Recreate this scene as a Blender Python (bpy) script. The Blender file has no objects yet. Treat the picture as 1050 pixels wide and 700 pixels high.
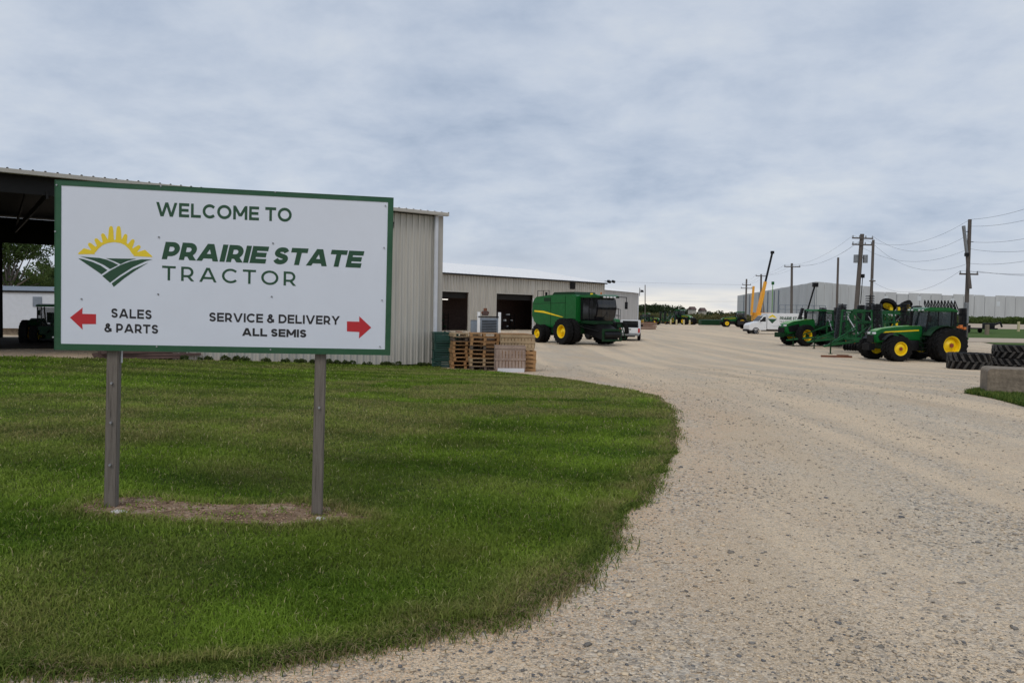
import bpy, bmesh, math, random
import numpy as np
from mathutils import Vector, Matrix, geometry, noise
random.seed(7); rng = np.random.default_rng(7)
PI = math.pi
S = bpy.context.scene
COL = S.collection

# ------------------------------------------------------------------ camera
F = 800.0; CX, CY = 525.0, 350.0
EYE = 1.55
PITCH = math.atan(31.5 / F); ROLL = math.radians(-1.0)
cam_d = bpy.data.cameras.new('camera'); cam = bpy.data.objects.new('camera', cam_d); COL.objects.link(cam)
cam_d.sensor_width = 36; cam_d.lens = 36 * F / 1050; cam_d.clip_end = 6000; cam_d.clip_start = 0.05
CR = Matrix.Rotation(PI / 2 - PITCH, 3, 'X') @ Matrix.Rotation(-ROLL, 3, 'Z')
cam.matrix_world = Matrix.Translation((0, 0, EYE)) @ CR.to_4x4()
S.camera = cam

def ray(px, py): return CR @ Vector(((px - CX) / F, -(py - CY) / F, -1))
def P(px, py, d):
    r = ray(px, py); return Vector((0, 0, EYE)) + r * (d / r.y)      # point with world y = d
def ss(a, b, x):
    t = np.clip((x - a) / (b - a), 0, 1); return t * t * (3 - 2 * t)
def zg(x, y):
    x = np.asarray(x, float); y = np.asarray(y, float)
    fac = np.maximum(ss(-17, -2, x), ss(34, 55, y))
    z = -1.1 * ss(7, 48, y) * fac
    z = z - 0.12 * ss(-3.4, -1.4, x) * (1 - ss(9, 18, y))
    z = z + 1.0 * ss(110, 210, y) * ss(50, 95, x)
    return z
def Z(x, y): return float(zg(x, y))
def G(px, py):
    r = ray(px, py); o = Vector((0, 0, EYE)); t = 0.5; pt = 0
    while t < 900:
        p = o + r * t
        if p.z <= Z(p.x, p.y):
            a, b = pt, t
            for _ in range(30):
                m = (a + b) / 2; p = o + r * m
                if p.z <= Z(p.x, p.y): b = m
                else: a = m
            return o + r * b
        pt = t; t *= 1.01
    return o + r * 900
def GD(px, d):
    x = (px - CX) / F * d; z = Z(x, d)
    x += math.radians(1.0) * (EYE - z) * -1.0 * 1.0
    return Vector((x, d, Z(x, d)))

# ------------------------------------------------------------------ materials
def newmat(name):
    m = bpy.data.materials.new(name); m.use_nodes = True
    nt = m.node_tree; b = nt.nodes['Principled BSDF']
    return m, nt, b
def N(nt, t, **k):
    n = nt.nodes.new(t)
    for a, v in k.items():
        if a in n.inputs: n.inputs[a].default_value = v
        else: setattr(n, a, v)
    return n
def ramp(nt, stops, interp='LINEAR'):
    r = nt.nodes.new('ShaderNodeValToRGB'); cr = r.color_ramp; cr.interpolation = interp
    while len(cr.elements) < len(stops): cr.elements.new(0.5)
    for e, (p, c) in zip(cr.elements, stops):
        e.position = p; e.color = (*c, 1)
    return r
def mat(name, col, rough=0.5, metal=0.0, var=0.15, scale=3.0, bump=0.0, bscale=40, dirt=None, dirt_amt=0.35, spec=0.5, stretch=None):
    m, nt, b = newmat(name); L = nt.links.new
    tc = N(nt, 'ShaderNodeTexCoord'); vec = tc.outputs['Object']
    if stretch:
        mp = N(nt, 'ShaderNodeMapping'); mp.inputs['Scale'].default_value = stretch; L(vec, mp.inputs['Vector']); vec = mp.outputs['Vector']
    no = N(nt, 'ShaderNodeTexNoise', Scale=scale, Detail=6.0, Roughness=0.6); L(vec, no.inputs['Vector'])
    c0 = tuple(max(0, v * (1 - var)) for v in col); c1 = tuple(min(1, v * (1 + var)) for v in col)
    r = ramp(nt, [(0.3, c0), (0.7, c1)]); L(no.outputs['Fac'], r.inputs['Fac'])
    out = r.outputs['Color']
    if dirt:
        n2 = N(nt, 'ShaderNodeTexNoise', Scale=scale * 2.3, Detail=8.0, Roughness=0.7); L(vec, n2.inputs['Vector'])
        rr = ramp(nt, [(0.45, (0, 0, 0)), (0.75, (dirt_amt,) * 3)]); L(n2.outputs['Fac'], rr.inputs['Fac'])
        mx = N(nt, 'ShaderNodeMix', data_type='RGBA'); L(rr.outputs['Color'], mx.inputs[0]); L(out, mx.inputs[6]); mx.inputs[7].default_value = (*dirt, 1)
        out = mx.outputs[2]
    L(out, b.inputs['Base Color'])
    b.inputs['Roughness'].default_value = rough; b.inputs['Metallic'].default_value = metal
    b.inputs['Specular IOR Level'].default_value = spec
    if bump > 0:
        n3 = N(nt, 'ShaderNodeTexNoise', Scale=bscale, Detail=4.0); L(vec, n3.inputs['Vector'])
        bp = N(nt, 'ShaderNodeBump', Strength=bump, Distance=0.02); L(n3.outputs['Fac'], bp.inputs['Height']); L(bp.outputs['Normal'], b.inputs['Normal'])
    return m
M = {}
DUST = (0.22, 0.19, 0.15)
M['green'] = mat('machine_green', (0.005, 0.105, 0.020), 0.33, var=0.15, dirt=DUST, dirt_amt=0.06, spec=0.28)
M['green_worn'] = mat('worn_green', (0.008, 0.085, 0.026), 0.5, var=0.25, dirt=DUST, dirt_amt=0.18, spec=0.2)
M['green_dark'] = mat('dark_green', (0.003, 0.030, 0.009), 0.5, var=0.25, dirt=DUST, dirt_amt=0.07, spec=0.2)
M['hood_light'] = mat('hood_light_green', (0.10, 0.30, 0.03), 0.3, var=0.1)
M['yellow'] = mat('wheel_yellow', (0.86, 0.60, 0.006), 0.4, var=0.08, dirt=DUST, dirt_amt=0.1, spec=0.3)
M['crane_yellow'] = mat('crane_yellow', (0.80, 0.36, 0.015), 0.45, var=0.1, dirt=DUST, dirt_amt=0.2)
M['tyre'] = mat('tyre_rubber', (0.009, 0.009, 0.0095), 0.85, var=0.3, dirt=(0.09, 0.075, 0.06), dirt_amt=0.12, bump=0.2, spec=0.12)
M['tyre_old'] = mat('old_tyre_rubber', (0.045, 0.044, 0.043), 0.85, var=0.3, dirt=(0.22, 0.19, 0.16), dirt_amt=0.5, bump=0.3, spec=0.15)
M['black'] = mat('black_steel', (0.008, 0.008, 0.009), 0.5, var=0.3, spec=0.2)
M['disc'] = mat('disc_steel', (0.012, 0.012, 0.014), 0.45, metal=0.0, var=0.3, spec=0.2)
M['steel'] = mat('steel', (0.25, 0.26, 0.27), 0.4, metal=0.7, var=0.2)
M['red'] = mat('red_lens', (0.45, 0.02, 0.02), 0.3)
M['red_hub'] = mat('hub_red_brown', (0.25, 0.03, 0.015), 0.5)
M['rust'] = mat('rusty_steel', (0.16, 0.06, 0.03), 0.85, var=0.4, scale=8, bump=0.3)
M['orange'] = mat('orange_paint', (0.55, 0.16, 0.03), 0.5, var=0.2)
M['white'] = mat('white_paint', (0.72, 0.73, 0.74), 0.35, var=0.05, dirt=(0.4, 0.38, 0.34), dirt_amt=0.2)
M['lamp'] = mat('lamp_lens', (0.7, 0.7, 0.72), 0.15, var=0.05)
M['concrete'] = mat('block_concrete', (0.23, 0.185, 0.135), 0.9, var=0.25, scale=4, bump=1.0, bscale=14, dirt=(0.07, 0.055, 0.04), dirt_amt=0.85)
M['pole_wood'] = mat('pole_wood', (0.10, 0.085, 0.075), 0.85, var=0.3, scale=4, stretch=(4, 4, 0.3))
M['wire'] = mat('wire_black', (0.03, 0.03, 0.035), 0.6)
M['trailer_paint'] = mat('trailer_paint', (0.52, 0.55, 0.60), 0.5, var=0.05)
M['trim'] = mat('trim_tan', (0.45, 0.42, 0.37), 0.5, var=0.06)
M['pipe'] = mat('downspout_white', (0.62, 0.63, 0.66), 0.4, var=0.06)
M['roof'] = mat('roof_metal_pale', (0.80, 0.80, 0.80), 0.45, metal=0.0, var=0.06)
M['roof_dark'] = mat('roof_underside', (0.008, 0.007, 0.007), 0.8, var=0.3)  # near-black: darkness under the shed roof is put into the colour
M['inside'] = mat('inside_dark', (0.012, 0.011, 0.010), 0.9, var=0.3)  # near-black: the shed interior's shade is put into the colour
M['skin_rock'] = mat('pale_rock', (0.50, 0.47, 0.44), 0.9, var=0.2, scale=10, bump=0.5)
M['ac_grey'] = mat('box_grey', (0.16, 0.19, 0.23), 0.5, var=0.15)
M['green_crate'] = mat('green_plastic', (0.012, 0.055, 0.04), 0.45, var=0.25)
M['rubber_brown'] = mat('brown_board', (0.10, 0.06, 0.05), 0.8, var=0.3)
M['tailwhite'] = mat('bollard_pale', (0.50, 0.43, 0.25), 0.6, var=0.1)

def wood(name, c, c2):
    m, nt, b = newmat(name); L = nt.links.new
    tc = N(nt, 'ShaderNodeTexCoord')
    no = N(nt, 'ShaderNodeTexNoise', Scale=2.5, Detail=2.0); L(tc.outputs['Object'], no.inputs['Vector'])
    mp = N(nt, 'ShaderNodeMapping'); mp.inputs['Scale'].default_value = (9, 9, 9); L(tc.outputs['Object'], mp.inputs['Vector'])
    n2 = N(nt, 'ShaderNodeTexNoise', Scale=3.0, Detail=8.0, Roughness=0.7); L(mp.outputs['Vector'], n2.inputs['Vector'])
    r = ramp(nt, [(0.3, c), (0.7, c2)]); ad = N(nt, 'ShaderNodeMath', operation='ADD'); 
    ml = N(nt, 'ShaderNodeMath', operation='MULTIPLY'); ml.inputs[1].default_value = 0.5
    L(no.outputs['Fac'], ad.inputs[0]); L(n2.outputs['Fac'], ad.inputs[1]); L(ad.outputs[0], ml.inputs[0]); L(ml.outputs[0], r.inputs['Fac'])
    L(r.outputs['Color'], b.inputs['Base Color']); b.inputs['Roughness'].default_value = 0.85
    return m
M['pallet'] = wood('pallet_wood', (0.20, 0.095, 0.035), (0.50, 0.29, 0.13))
M['pallet_dark'] = wood('pallet_dark_wood', (0.06, 0.045, 0.035), (0.16, 0.12, 0.09))
M['pallet_pale'] = wood('pallet_pale_wood', (0.27, 0.185, 0.105), (0.50, 0.37, 0.22))
M['crate_wood'] = wood('crate_reddish_wood', (0.22, 0.15, 0.12), (0.42, 0.32, 0.26))

def post_wood():
    m, nt, b = newmat('weathered_post'); L = nt.links.new
    tc = N(nt, 'ShaderNodeTexCoord'); mp = N(nt, 'ShaderNodeMapping'); mp.inputs['Scale'].default_value = (60, 60, 3.0)
    L(tc.outputs['Object'], mp.inputs['Vector'])
    n = N(nt, 'ShaderNodeTexNoise', Scale=1.0, Detail=10.0, Roughness=0.75, Distortion=1.2); L(mp.outputs['Vector'], n.inputs['Vector'])
    r = ramp(nt, [(0.30, (0.04, 0.033, 0.028)), (0.42, (0.135, 0.115, 0.097)), (0.72, (0.215, 0.188, 0.16))]); L(n.outputs['Fac'], r.inputs['Fac'])
    n2 = N(nt, 'ShaderNodeTexNoise', Scale=3.0, Detail=3.0); L(tc.outputs['Object'], n2.inputs['Vector'])
    mx = N(nt, 'ShaderNodeMix', data_type='RGBA', blend_type='MULTIPLY'); mx.inputs[0].default_value = 0.5
    L(r.outputs['Color'], mx.inputs[6]); L(n2.outputs['Color'], mx.inputs[7]); 
    L(r.outputs['Color'], b.inputs['Base Color']); b.inputs['Roughness'].default_value = 0.9
    bp = N(nt, 'ShaderNodeBump', Strength=0.6, Distance=0.004); L(n.outputs['Fac'], bp.inputs['Height']); L(bp.outputs['Normal'], b.inputs['Normal'])
    return m
M['post'] = post_wood()
M['sign_white'] = mat('sign_panel_white', (0.66, 0.70, 0.78), 0.42, var=0.025, scale=1.2, dirt=(0.5, 0.5, 0.52), dirt_amt=0.1)
M['sign_green'] = mat('sign_green', (0.010, 0.062, 0.026), 0.45, var=0.08)
M['sign_green_edge'] = mat('sign_edge_green', (0.010, 0.078, 0.030), 0.4, var=0.1, dirt=(0.1, 0.15, 0.1), dirt_amt=0.2)
M['sign_black'] = mat('sign_black', (0.012, 0.012, 0.014), 0.45)
M['sign_red'] = mat('sign_red', (0.48, 0.015, 0.022), 0.45, var=0.06)
M['sign_yellow'] = mat('sign_yellow', (0.78, 0.58, 0.02), 0.45, var=0.06)
M['bolt'] = mat('bolt_zinc', (0.35, 0.36, 0.38), 0.4, metal=0.6)

def siding(name, base):
    m, nt, b = newmat(name); L = nt.links.new
    g = N(nt, 'ShaderNodeNewGeometry')
    mp = N(nt, 'ShaderNodeMapping'); mp.inputs['Scale'].default_value = (1.2, 1.2, 0.12); L(g.outputs['Position'], mp.inputs['Vector'])
    n = N(nt, 'ShaderNodeTexNoise', Scale=1.5, Detail=7.0, Roughness=0.6); L(mp.outputs['Vector'], n.inputs['Vector'])
    r = ramp(nt, [(0.3, tuple(v * 0.80 for v in base)), (0.7, tuple(v * 1.08 for v in base))]); L(n.outputs['Fac'], r.inputs['Fac'])
    L(r.outputs['Color'], b.inputs['Base Color']); b.inputs['Roughness'].default_value = 0.5; b.inputs['Metallic'].default_value = 0.1
    return m
M['siding'] = siding('ribbed_siding_tan', (0.52, 0.49, 0.435))
M['siding_grey'] = siding('ribbed_siding_grey', (0.56, 0.55, 0.54))

def glass(name, col, alpha):
    m, nt, b = newmat(name)
    b.inputs['Base Color'].default_value = (*col, 1); b.inputs['Roughness'].default_value = 0.06
    b.inputs['Alpha'].default_value = alpha; b.inputs['Specular IOR Level'].default_value = 0.7
    return m
M['glass'] = glass('cab_glass', (0.02, 0.035, 0.04), 0.5)
M['glass_dark'] = glass('dark_cab_glass', (0.012, 0.012, 0.014), 0.85)

def panel_concrete():
    m, nt, b = newmat('tilt_up_concrete'); L = nt.links.new
    g = N(nt, 'ShaderNodeNewGeometry')
    mp = N(nt, 'ShaderNodeMapping'); mp.inputs['Scale'].default_value = (0.12, 0.12, 0.03); L(g.outputs['Position'], mp.inputs['Vector'])
    n = N(nt, 'ShaderNodeTexNoise', Scale=2.0, Detail=7.0, Roughness=0.6); L(mp.outputs['Vector'], n.inputs['Vector'])
    r = ramp(nt, [(0.3, (0.52, 0.51, 0.50)), (0.7, (0.65, 0.64, 0.63))]); L(n.outputs['Fac'], r.inputs['Fac'])
    L(r.outputs['Color'], b.inputs['Base Color']); b.inputs['Roughness'].default_value = 0.9
    return m
M['tilt'] = panel_concrete()

def attr_mat(name, rough=0.9, tint=None, trans=0.0, noise_amt=None):
    """colour from the mesh attribute 'col' (each blade, leaf or stone has its own colour)"""
    m, nt, b = newmat(name); L = nt.links.new
    a = N(nt, 'ShaderNodeAttribute', attribute_name='col')
    L(a.outputs['Color'], b.inputs['Base Color']); b.inputs['Roughness'].default_value = rough
    b.inputs['Specular IOR Level'].default_value = 0.06
    if trans > 0:
        tr = N(nt, 'ShaderNodeBsdfTranslucent'); L(a.outputs['Color'], tr.inputs['Color'])
        mx = N(nt, 'ShaderNodeMixShader'); mx.inputs[0].default_value = trans
        L(b.outputs[0], mx.inputs[1]); L(tr.outputs[0], mx.inputs[2]); L(mx.outputs[0], nt.nodes['Material Output'].inputs['Surface'])
    return m
M['leaf'] = attr_mat('foliage', 0.7, trans=0.25)
M['blade'] = attr_mat('grass_blades', 0.6, trans=0.3)
M['stone'] = attr_mat('gravel_stones', 0.95)

def gravel_mat():
    m, nt, b = newmat('gravel'); L = nt.links.new
    g = N(nt, 'ShaderNodeNewGeometry'); pos = g.outputs['Position']
    def nz(scale, det=5.0, mapping=None, rough=0.6):
        v = pos
        if mapping:
            mp = N(nt, 'ShaderNodeMapping'); mp.inputs['Scale'].default_value = mapping[0]; mp.inputs['Rotation'].default_value = (0, 0, mapping[1]); L(v, mp.inputs['Vector']); v = mp.outputs['Vector']
        n = N(nt, 'ShaderNodeTexNoise', Scale=scale, Detail=det, Roughness=rough); L(v, n.inputs['Vector']); return n.outputs['Fac']
    def mix(fac, a, c, bt='MIX'):
        mx = N(nt, 'ShaderNodeMix', data_type='RGBA', blend_type=bt)
        if isinstance(fac, (int, float)): mx.inputs[0].default_value = fac
        else: L(fac, mx.inputs[0])
        for s, v in ((6, a), (7, c)):
            if isinstance(v, tuple): mx.inputs[s].default_value = (*v, 1)
            else: L(v, mx.inputs[s])
        return mx.outputs[2]
    big = ramp(nt, [(0.30, (0.40, 0.285, 0.175)), (0.5, (0.60, 0.46, 0.305)), (0.70, (0.72, 0.60, 0.44))]); L(nz(0.35, 5.0, ((1, 0.22, 1), 0.2)), big.inputs['Fac'])
    # wheel tracks: paler and sandier bands running along the road
    tr = ramp(nt, [(0.44, (0, 0, 0)), (0.58, (1, 1, 1))]); L(nz(1.0, 3.0, ((0.62, 0.022, 1), 0.2)), tr.inputs['Fac'])
    c = mix(tr.outputs['Color'], big.outputs['Color'], (0.86, 0.66, 0.44))
    red = ramp(nt, [(0.55, (0, 0, 0)), (0.72, (0.6, 0.6, 0.6))]); L(nz(0.5, 6.0), red.inputs['Fac'])
    c = mix(red.outputs['Color'], c, (0.52, 0.33, 0.19))
    sa = N(nt, 'ShaderNodeAttribute', attribute_name='sandy'); sn = ramp(nt, [(0.35, (0.35,) * 3), (0.52, (1, 1, 1))]); L(nz(1.6, 5.0), sn.inputs['Fac'])
    sm = N(nt, 'ShaderNodeMath', operation='MULTIPLY'); L(sa.outputs['Fac'], sm.inputs[0]); L(sn.outputs['Color'], sm.inputs[1])
    c = mix(sm.outputs[0], c, (0.66, 0.40, 0.215))
    # stones: two sizes of cells
    def cells(scale, lo, hi, thr):
        v = N(nt, 'ShaderNodeTexVoronoi', Scale=scale, Randomness=1.0); L(pos, v.inputs['Vector'])
        sep = N(nt, 'ShaderNodeSeparateColor'); L(v.outputs['Color'], sep.inputs[0])
        t = ramp(nt, [(thr, (0, 0, 0)), (thr + 0.08, (1, 1, 1))]); L(sep.outputs[0], t.inputs['Fac'])
        cc = ramp(nt, [(0.0, lo), (1.0, hi)]); L(sep.outputs[1], cc.inputs['Fac'])
        return v, t.outputs['Color'], cc.outputs['Color']
    v1, t1, c1 = cells(62, (0.15, 0.145, 0.14), (0.86, 0.74, 0.58), 0.5)
    v2, t2, c2 = cells(27, (0.14, 0.145, 0.15), (0.78, 0.67, 0.53), 0.68)
    v3, t3, c3 = cells(150, (0.38, 0.30, 0.21), (0.82, 0.66, 0.48), 0.35)
    c = mix(t3, c, c3); dens0 = ramp(nt, [(0.38, (0.12,) * 3), (0.62, (1, 1, 1))]); L(nz(0.9, 4.0, ((1, .3, 1), .2)), dens0.inputs['Fac'])
    inv = ramp(nt, [(0.0, (1, 1, 1)), (1.0, (0.22,) * 3)]); L(tr.outputs['Color'], inv.inputs['Fac'])
    dens = N(nt, 'ShaderNodeMix', data_type='RGBA', blend_type='MULTIPLY'); dens.inputs[0].default_value = 1; L(dens0.outputs['Color'], dens.inputs[6]); L(inv.outputs['Color'], dens.inputs[7])
    m1 = N(nt, 'ShaderNodeMath', operation='MULTIPLY'); L(t1, m1.inputs[0]); L(dens.outputs[2], m1.inputs[1])
    m2 = N(nt, 'ShaderNodeMath', operation='MULTIPLY'); L(t2, m2.inputs[0]); L(dens.outputs[2], m2.inputs[1])
    m2b = N(nt, 'ShaderNodeMath', operation='MULTIPLY'); L(m2.outputs[0], m2b.inputs[0]); m2b.inputs[1].default_value = 0.7
    c = mix(m1.outputs[0], c, c1); c = mix(m2b.outputs[0], c, c2)
    L(c, b.inputs['Base Color']); b.inputs['Roughness'].default_value = 0.95; b.inputs['Specular IOR Level'].default_value = 0.2
    h = N(nt, 'ShaderNodeMath', operation='MULTIPLY_ADD'); L(v1.outputs['Distance'], h.inputs[0]); h.inputs[1].default_value = -0.6; L(nz(9, 6.0), h.inputs[2])
    bp = N(nt, 'ShaderNodeBump', Strength=0.75, Distance=0.03); L(h.outputs[0], bp.inputs['Height']); L(bp.outputs['Normal'], b.inputs['Normal'])
    return m
M['gravel'] = gravel_mat()
def soil(name, stops, scale=0.5, bump=0.5, bs=30, stretch=None):
    m, nt, b = newmat(name); L = nt.links.new
    g = N(nt, 'ShaderNodeNewGeometry'); v = g.outputs['Position']
    if stretch:
        mp = N(nt, 'ShaderNodeMapping'); mp.inputs['Scale'].default_value = stretch; L(v, mp.inputs['Vector']); v = mp.outputs['Vector']
    n = N(nt, 'ShaderNodeTexNoise', Scale=scale, Detail=9.0, Roughness=0.7); L(v, n.inputs['Vector'])
    r = ramp(nt, stops); L(n.outputs['Fac'], r.inputs['Fac']); L(r.outputs['Color'], b.inputs['Base Color'])
    b.inputs['Roughness'].default_value = 1.0; b.inputs['Specular IOR Level'].default_value = 0.1
    n2 = N(nt, 'ShaderNodeTexNoise', Scale=bs, Detail=6.0); L(g.outputs['Position'], n2.inputs['Vector'])
    bp = N(nt, 'ShaderNodeBump', Strength=bump, Distance=0.03); L(n2.outputs['Fac'], bp.inputs['Height']); L(bp.outputs['Normal'], b.inputs['Normal'])
    return m
M['lawn'] = soil('lawn_turf', [(0.3, (0.03, 0.05, 0.010)), (0.5, (0.055, 0.08, 0.016)), (0.62, (0.12, 0.10, 0.045)), (0.75, (0.08, 0.10, 0.02))], 3.5)
M['field'] = soil('field', [(0.3, (0.05, 0.07, 0.02)), (0.5, (0.11, 0.11, 0.04)), (0.7, (0.17, 0.14, 0.06))], 0.03)
M['dirt'] = soil('bare_dirt', [(0.32, (0.10, 0.065, 0.04)), (0.5, (0.26, 0.175, 0.115)), (0.66, (0.46, 0.35, 0.26))], 6.0, 0.8, 60)
M['shed_shade'] = soil('shed_shade', [(0.3, (0.04, 0.033, 0.027)), (0.7, (0.09, 0.075, 0.06))], 1.0)  # floor tone with the shed's indoor shade put into the colour
M['verge'] = soil('verge_grass', [(0.3, (0.045, 0.09, 0.02)), (0.7, (0.09, 0.14, 0.035))], 0.2)
M['path'] = soil('pale_track', [(0.3, (0.40, 0.32, 0.24)), (0.7, (0.54, 0.45, 0.35))], 0.2)

# ------------------------------------------------------------------ mesh helpers
I4 = Matrix.Identity(4)
def T(x, y, z): return Matrix.Translation((x, y, z))
def RX(a): return Matrix.Rotation(a, 4, 'X')
def RY(a): return Matrix.Rotation(a, 4, 'Y')
def RZ(a): return Matrix.Rotation(a, 4, 'Z')
class MB:
    def __init__(s): s.v = []; s.f = []
    def add(s, vs, fs, m=I4):
        o = len(s.v); s.v += [tuple(m @ Vector(v)) for v in vs]; s.f += [tuple(i + o for i in f) for f in fs]; return s
    def box(s, c, d, m=I4, bev=0, rz=0, ry=0, rx=0):
        mm = m @ T(*c) @ RZ(rz) @ RY(ry) @ RX(rx)
        x, y, z = d[0] / 2, d[1] / 2, d[2] / 2
        if bev:
            bm = bmesh.new(); bmesh.ops.create_cube(bm, size=1)
            for v in bm.verts: v.co = Vector((v.co.x * d[0], v.co.y * d[1], v.co.z * d[2]))
            bmesh.ops.bevel(bm, geom=bm.edges[:] , offset=min(bev, min(d) * 0.45), segments=2, affect='EDGES', profile=0.6)
            bm.verts.ensure_lookup_table(); vs = [v.co[:] for v in bm.verts]; fs = [tuple(v.index for v in f.verts) for f in bm.faces]
            bm.free(); return s.add(vs, fs, mm)
        vs = [(-x, -y, -z), (x, -y, -z), (x, y, -z), (-x, y, -z), (-x, -y, z), (x, -y, z), (x, y, z), (-x, y, z)]
        return s.add(vs, [(3, 2, 1, 0), (4, 5, 6, 7), (0, 1, 5, 4), (1, 2, 6, 5), (2, 3, 7, 6), (3, 0, 4, 7)], mm)
    def b2(s, a, b, m=I4, bev=0):
        return s.box([(p + q) / 2 for p, q in zip(a, b)], [abs(q - p) for p, q in zip(a, b)], m, bev)
    def cyl(s, a, b, r, r2=None, n=12, m=I4, cap=True):
        a = Vector(a); b = Vector(b); r2 = r if r2 is None else r2; d = b - a
        q = d.to_track_quat('Z', 'Y').to_matrix(); vs = []
        for p, rr in ((a, r), (b, r2)):
            for i in range(n):
                t = 2 * PI * i / n; vs.append(tuple(p + q @ Vector((math.cos(t) * rr, math.sin(t) * rr, 0))))
        fs = [(i, (i + 1) % n, n + (i + 1) % n, n + i) for i in range(n)]
        if cap: fs += [tuple(range(n - 1, -1, -1)), tuple(range(n, 2 * n))]
        return s.add(vs, fs, m)
    def tube(s, pts, r, n=8, m=I4):
        for a, b in zip(pts[:-1], pts[1:]): s.cyl(a, b, r, n=n, m=m)
        return s
    def bar(s, a, b, w, h, m=I4):
        a = Vector(a); b = Vector(b); d = b - a; L = d.length; x = d.normalized()
        up = Vector((0, 0, 1)) if abs(x.z) < 0.95 else Vector((0, 1, 0)); y = up.cross(x).normalized(); z = x.cross(y)
        mm = Matrix((x, y, z)).transposed().to_4x4(); mm.translation = (a + b) / 2
        return s.box((0, 0, 0), (L, w, h), m @ mm)
    def lathe(s, prof, n=24, m=I4, closed=False):     # prof (radius, y) about the Y axis
        vs = []; k = len(prof)
        for i in range(n):
            t = 2 * PI * i / n
            for r, y in prof: vs.append((math.cos(t) * r, y, math.sin(t) * r))
        fs = []
        for i in range(n):
            j = (i + 1) % n
            for q in range(k if closed else k - 1):
                w = (q + 1) % k; fs.append((i * k + q, i * k + w, j * k + w, j * k + q))
        return s.add(vs, fs, m)
    def prism(s, prof, y0, y1, m=I4, taper=None):     # prof of (x, z), extruded along y
        n = len(prof); vs = [(x, y0, z) for x, z in prof] + [(x, y1, z) for x, z in prof]
        fs = [(i, (i + 1) % n, n + (i + 1) % n, n + i) for i in range(n)] + [tuple(range(n - 1, -1, -1)), tuple(range(n, 2 * n))]
        return s.add(vs, fs, m)
    def build(s, name, material, parent=None, smooth=35, bevel=0, kind=None):
        me = bpy.data.meshes.new(name); me.from_pydata(s.v, [], s.f)
        bm = bmesh.new(); bm.from_mesh(me); bmesh.ops.recalc_face_normals(bm, faces=bm.faces[:])
        if bevel:
            es = [e for e in bm.edges if e.is_manifold and e.calc_face_angle(0) > 0.6]
            bmesh.ops.bevel(bm, geom=es, offset=bevel, segments=2, affect='EDGES', clamp_overlap=True)
        bm.to_mesh(me); bm.free()
        if smooth:
            me.shade_smooth(); me.set_sharp_from_angle(angle=math.radians(smooth))
        me.materials.append(material)
        o = bpy.data.objects.new(name, me); COL.objects.link(o)
        if parent: o.parent = parent
        if kind: o['kind'] = kind
        return o
def tag(o, label=None, cat=None, group=None, kind=None):
    if label: o['label'] = label
    if cat: o['category'] = cat
    if group: o['group'] = group
    if kind: o['kind'] = kind
    return o
def thing(name, loc, rz=0, label=None, cat=None, group=None, matrix=None):
    o = bpy.data.objects.new(name, None); COL.objects.link(o); o.empty_display_size = 0.3
    if matrix: o.matrix_world = matrix
    else: o.location = loc; o.rotation_euler = (0, 0, rz)
    return tag(o, label, cat, group)
CHILD = {}
def copy_tree(o, parent=None):
    c = o.copy(); COL.objects.link(c); c.parent = parent
    for ch in list(o.children): copy_tree(ch, c)
    return c
def dup(o, loc, rz, label, group=None, scale=1.0):
    c = copy_tree(o); c.location = loc; c.rotation_euler = (0, 0, rz); c.scale = (scale,) * 3
    c['label'] = label
    if group: c['group'] = group
    elif 'group' in c: del c['group']
    return c

def raw_mesh(name, verts, faces_n, loops, material, colors=None, kind=None, smooth=False):
    """verts (n,3), faces_n = verts per face (constant), loops (m, faces_n), colours per face"""
    me = bpy.data.meshes.new(name); nv = len(verts); nf = len(loops)
    me.vertices.add(nv); me.vertices.foreach_set('co', verts.astype(np.float32).ravel())
    me.loops.add(nf * faces_n); me.loops.foreach_set('vertex_index', loops.astype(np.int32).ravel())
    me.polygons.add(nf); me.polygons.foreach_set('loop_start', np.arange(0, nf * faces_n, faces_n, dtype=np.int32))
    me.update(calc_edges=True)
    if colors is not None:
        a = me.attributes.new('col', 'FLOAT_COLOR', 'FACE')
        c4 = np.ones((nf, 4), np.float32); c4[:, :3] = colors; a.data.foreach_set('color', c4.ravel())
    if smooth: me.shade_smooth()
    me.materials.append(material)
    o = bpy.data.objects.new(name, me); COL.objects.link(o)
    if kind: o['kind'] = kind
    return o

def inside(poly, x, y):
    poly = np.array(poly); r = np.zeros(len(x), bool); n = len(poly); j = n - 1
    for i in range(n):
        xi, yi = poly[i]; xj, yj = poly[j]
        c = ((yi > y) != (yj > y)) & (x < (xj - xi) * (y - yi) / (yj - yi + 1e-12) + xi); r ^= c; j = i
    return r
def edge_dist(poly, x, y):
    d = np.full(len(x), 1e9); n = len(poly)
    for i in range(n):
        a = np.array(poly[i]); b = np.array(poly[(i + 1) % n]); ab = b - a
        t = np.clip(((x - a[0]) * ab[0] + (y - a[1]) * ab[1]) / (ab @ ab + 1e-12), 0, 1)
        d = np.minimum(d, np.hypot(x - a[0] - t * ab[0], y - a[1] - t * ab[1]))
    return d
def densify(poly, step):
    out = []
    for a, b in zip(poly, poly[1:] + poly[:1]):
        a = Vector(a); b = Vector(b); k = max(1, int((b - a).length / step))
        out += [tuple(a + (b - a) * (i / k)) for i in range(k)]
    return out
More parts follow.
